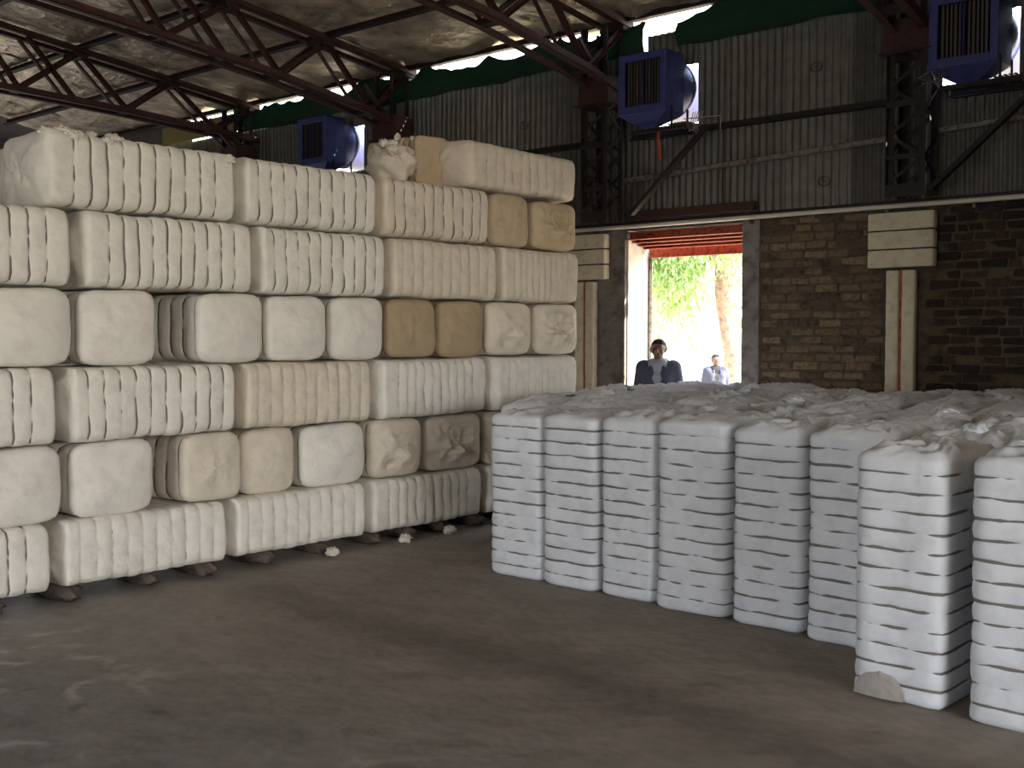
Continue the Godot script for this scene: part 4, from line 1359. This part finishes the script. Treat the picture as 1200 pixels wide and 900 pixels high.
func build_outside() -> void:
	var no := noise(91, 0.15, 3)
	var P := PackedVector3Array()
	var nu := 60
	var nv := 50
	for j in nv:
		var z := lerpf(-11.4, -260.0, pow(j / (nv - 1.0), 2.4))
		for i in nu:
			var x := lerpf(-190.0, 30.0, 1.0 - pow(1.0 - i / (nu - 1.0), 1.6))
			P.append(V(x, -0.04 + 0.05 * no.get_noise_2d(x, z), z))
	structure("ground_yard", surf(P, grid_index(nu, nv)), M.dirt, "sunlit bare earth of the yard beyond the doorway")
	var s := begin()
	cbox(s, V(10.0, -0.15, 30.0), V(80, 0.2, 39.7), 0.0)
	cbox(s, V(35.0, -0.15, -0.5), V(49.6, 0.2, 21.0), 0.0)
	structure("ground_forecourt", done(s), M.dirt, "bare earth in front of the loading doorways")
	tree(V(-11.8, -0.05, -20.5), 5.2, V(-0.25, 0, 0.2), [[-2.0, 5.0, 0.8, 1.2, 90], [-0.8, 5.4, -0.5, 1.3, 60], [0.6, 5.2, 0.2, 1.2, 40], [-2.9, 4.5, 1.2, 1.0, 90], [-1.6, 4.3, 0.5, 0.9, 80], [-0.9, 4.5, 0.9, 0.8, 80], [0.5, 4.6, 0.8, 0.6, 30]], "leaf0", 2.4, 801, "pale-trunked tree with drooping leaves in the sunlit yard beyond the doorway", "tree", 0.25)
	tree(V(-20.5, -0.05, -28.5), 6.0, V(0.4, 0, 0), [[-1.5, 5.6, 0.5, 1.8, 110], [0.6, 5.9, 0.0, 1.9, 110], [2.4, 5.2, 0.8, 1.6, 100], [-0.3, 4.2, 0.9, 1.6, 100], [2.2, 3.6, 0.2, 1.2, 70]], "leaf1", 2.2, 802, "light green tree standing behind the pale-trunked one", "tree", 0.2)
	tree(V(-15.2, -0.05, -31.0), 6.2, V(0.2, 0, 0), [[-1.2, 5.2, 0, 1.6, 110], [0.9, 5.0, 0.4, 1.6, 110], [0.2, 6.2, 0, 1.6, 60], [2.2, 4.6, 0.4, 1.3, 80]], "leaf2", 1.3, 803, "darker green tree farthest off, at the right side of the doorway's view", "tree", 0.2)
	person(V(-7.12, 0.0, -10.68), deg_to_rad(24), 1.0, "person in a dark jacket over a light shirt standing in the bright doorway", "jacket", "shirt")
	person(V(-9.75, -0.045, -16.35), deg_to_rad(50), 0.86, "small person in a grey-blue top out in the sunlit yard by the tree", "jacket", "trousers")

# ---------------------------------------------------------------- scene
func _ready() -> void:
	var cam := Camera3D.new()
	cam.name = "camera"
	cam.fov = rad_to_deg(2.0 * atan(450.0 / 1310.0))
	cam.near = 0.05
	cam.far = 300.0
	cam.position = Vector3(0, 1.75, 0)
	cam.rotation = Vector3(deg_to_rad(-2.58), deg_to_rad(41.15), 0)
	cam.current = true
	add_child(cam)
	var we := WorldEnvironment.new()
	we.name = "environment"
	var env := Environment.new()
	env.tonemap_mode = Environment.TONE_MAPPER_LINEAR
	env.tonemap_exposure = 1.5
	env.sdfgi_enabled = true
	env.ssao_enabled = true
	env.ssil_enabled = true
	env.background_mode = Environment.BG_SKY
	var sky := Sky.new()
	var sm := ProceduralSkyMaterial.new()
	sm.sky_top_color = Color(0.66, 0.73, 0.83)
	sm.sky_horizon_color = Color(0.94, 0.935, 0.915)
	sm.ground_horizon_color = Color(0.80, 0.78, 0.72)
	sm.ground_bottom_color = Color(0.55, 0.50, 0.44)
	sm.sky_energy_multiplier = 2.7
	sm.sun_angle_max = 1.0
	sky.sky_material = sm
	env.sky = sky
	we.environment = env
	add_child(we)
	var sun := DirectionalLight3D.new()
	sun.name = "sun"
	sun.light_color = Color(1.0, 0.95, 0.86)
	sun.light_energy = 8.0
	sun.light_angular_distance = 0.6
	sun.shadow_enabled = true
	add_child(sun)
	sun.look_at_from_position(Vector3(5.0, 3.7, -2.5), Vector3.ZERO)
	# daylight through the two loading doorways behind and beside the camera
	day_light("east_doorway_daylight", Vector3(9.9, 2.0, -0.45), Vector3(0, PI / 2, 0), Vector2(6.6, 3.9), 26.0)
	day_light("near_doorway_daylight", Vector3(-2.5, 1.9, 9.9), Vector3.ZERO, Vector2(4.9, 3.7), 10.0, Color(0.84, 0.93, 1.0))
	day_light("west_added_fill", Vector3(-22.95, 1.7, -7.8), Vector3(0, -PI / 2, 0), Vector2(5.0, 3.2), 6.0)  # added fill at the added west opening, brightens the foil above the stack
	make_materials()
	build_shell()
	build_stack()
	build_standing()
	build_fittings()
	build_outside()

func day_light(called: String, at: Vector3, rot: Vector3, size: Vector2, energy: float, tint := Color(1.0, 0.985, 0.955)) -> void:
	var l := AreaLight3D.new()
	l.name = called
	l.position = at
	l.rotation = rot
	l.area_size = size
	l.area_range = 40.0
	l.area_attenuation = 2.0
	l.light_color = tint
	l.light_energy = energy
	l.shadow_enabled = true
	add_child(l)
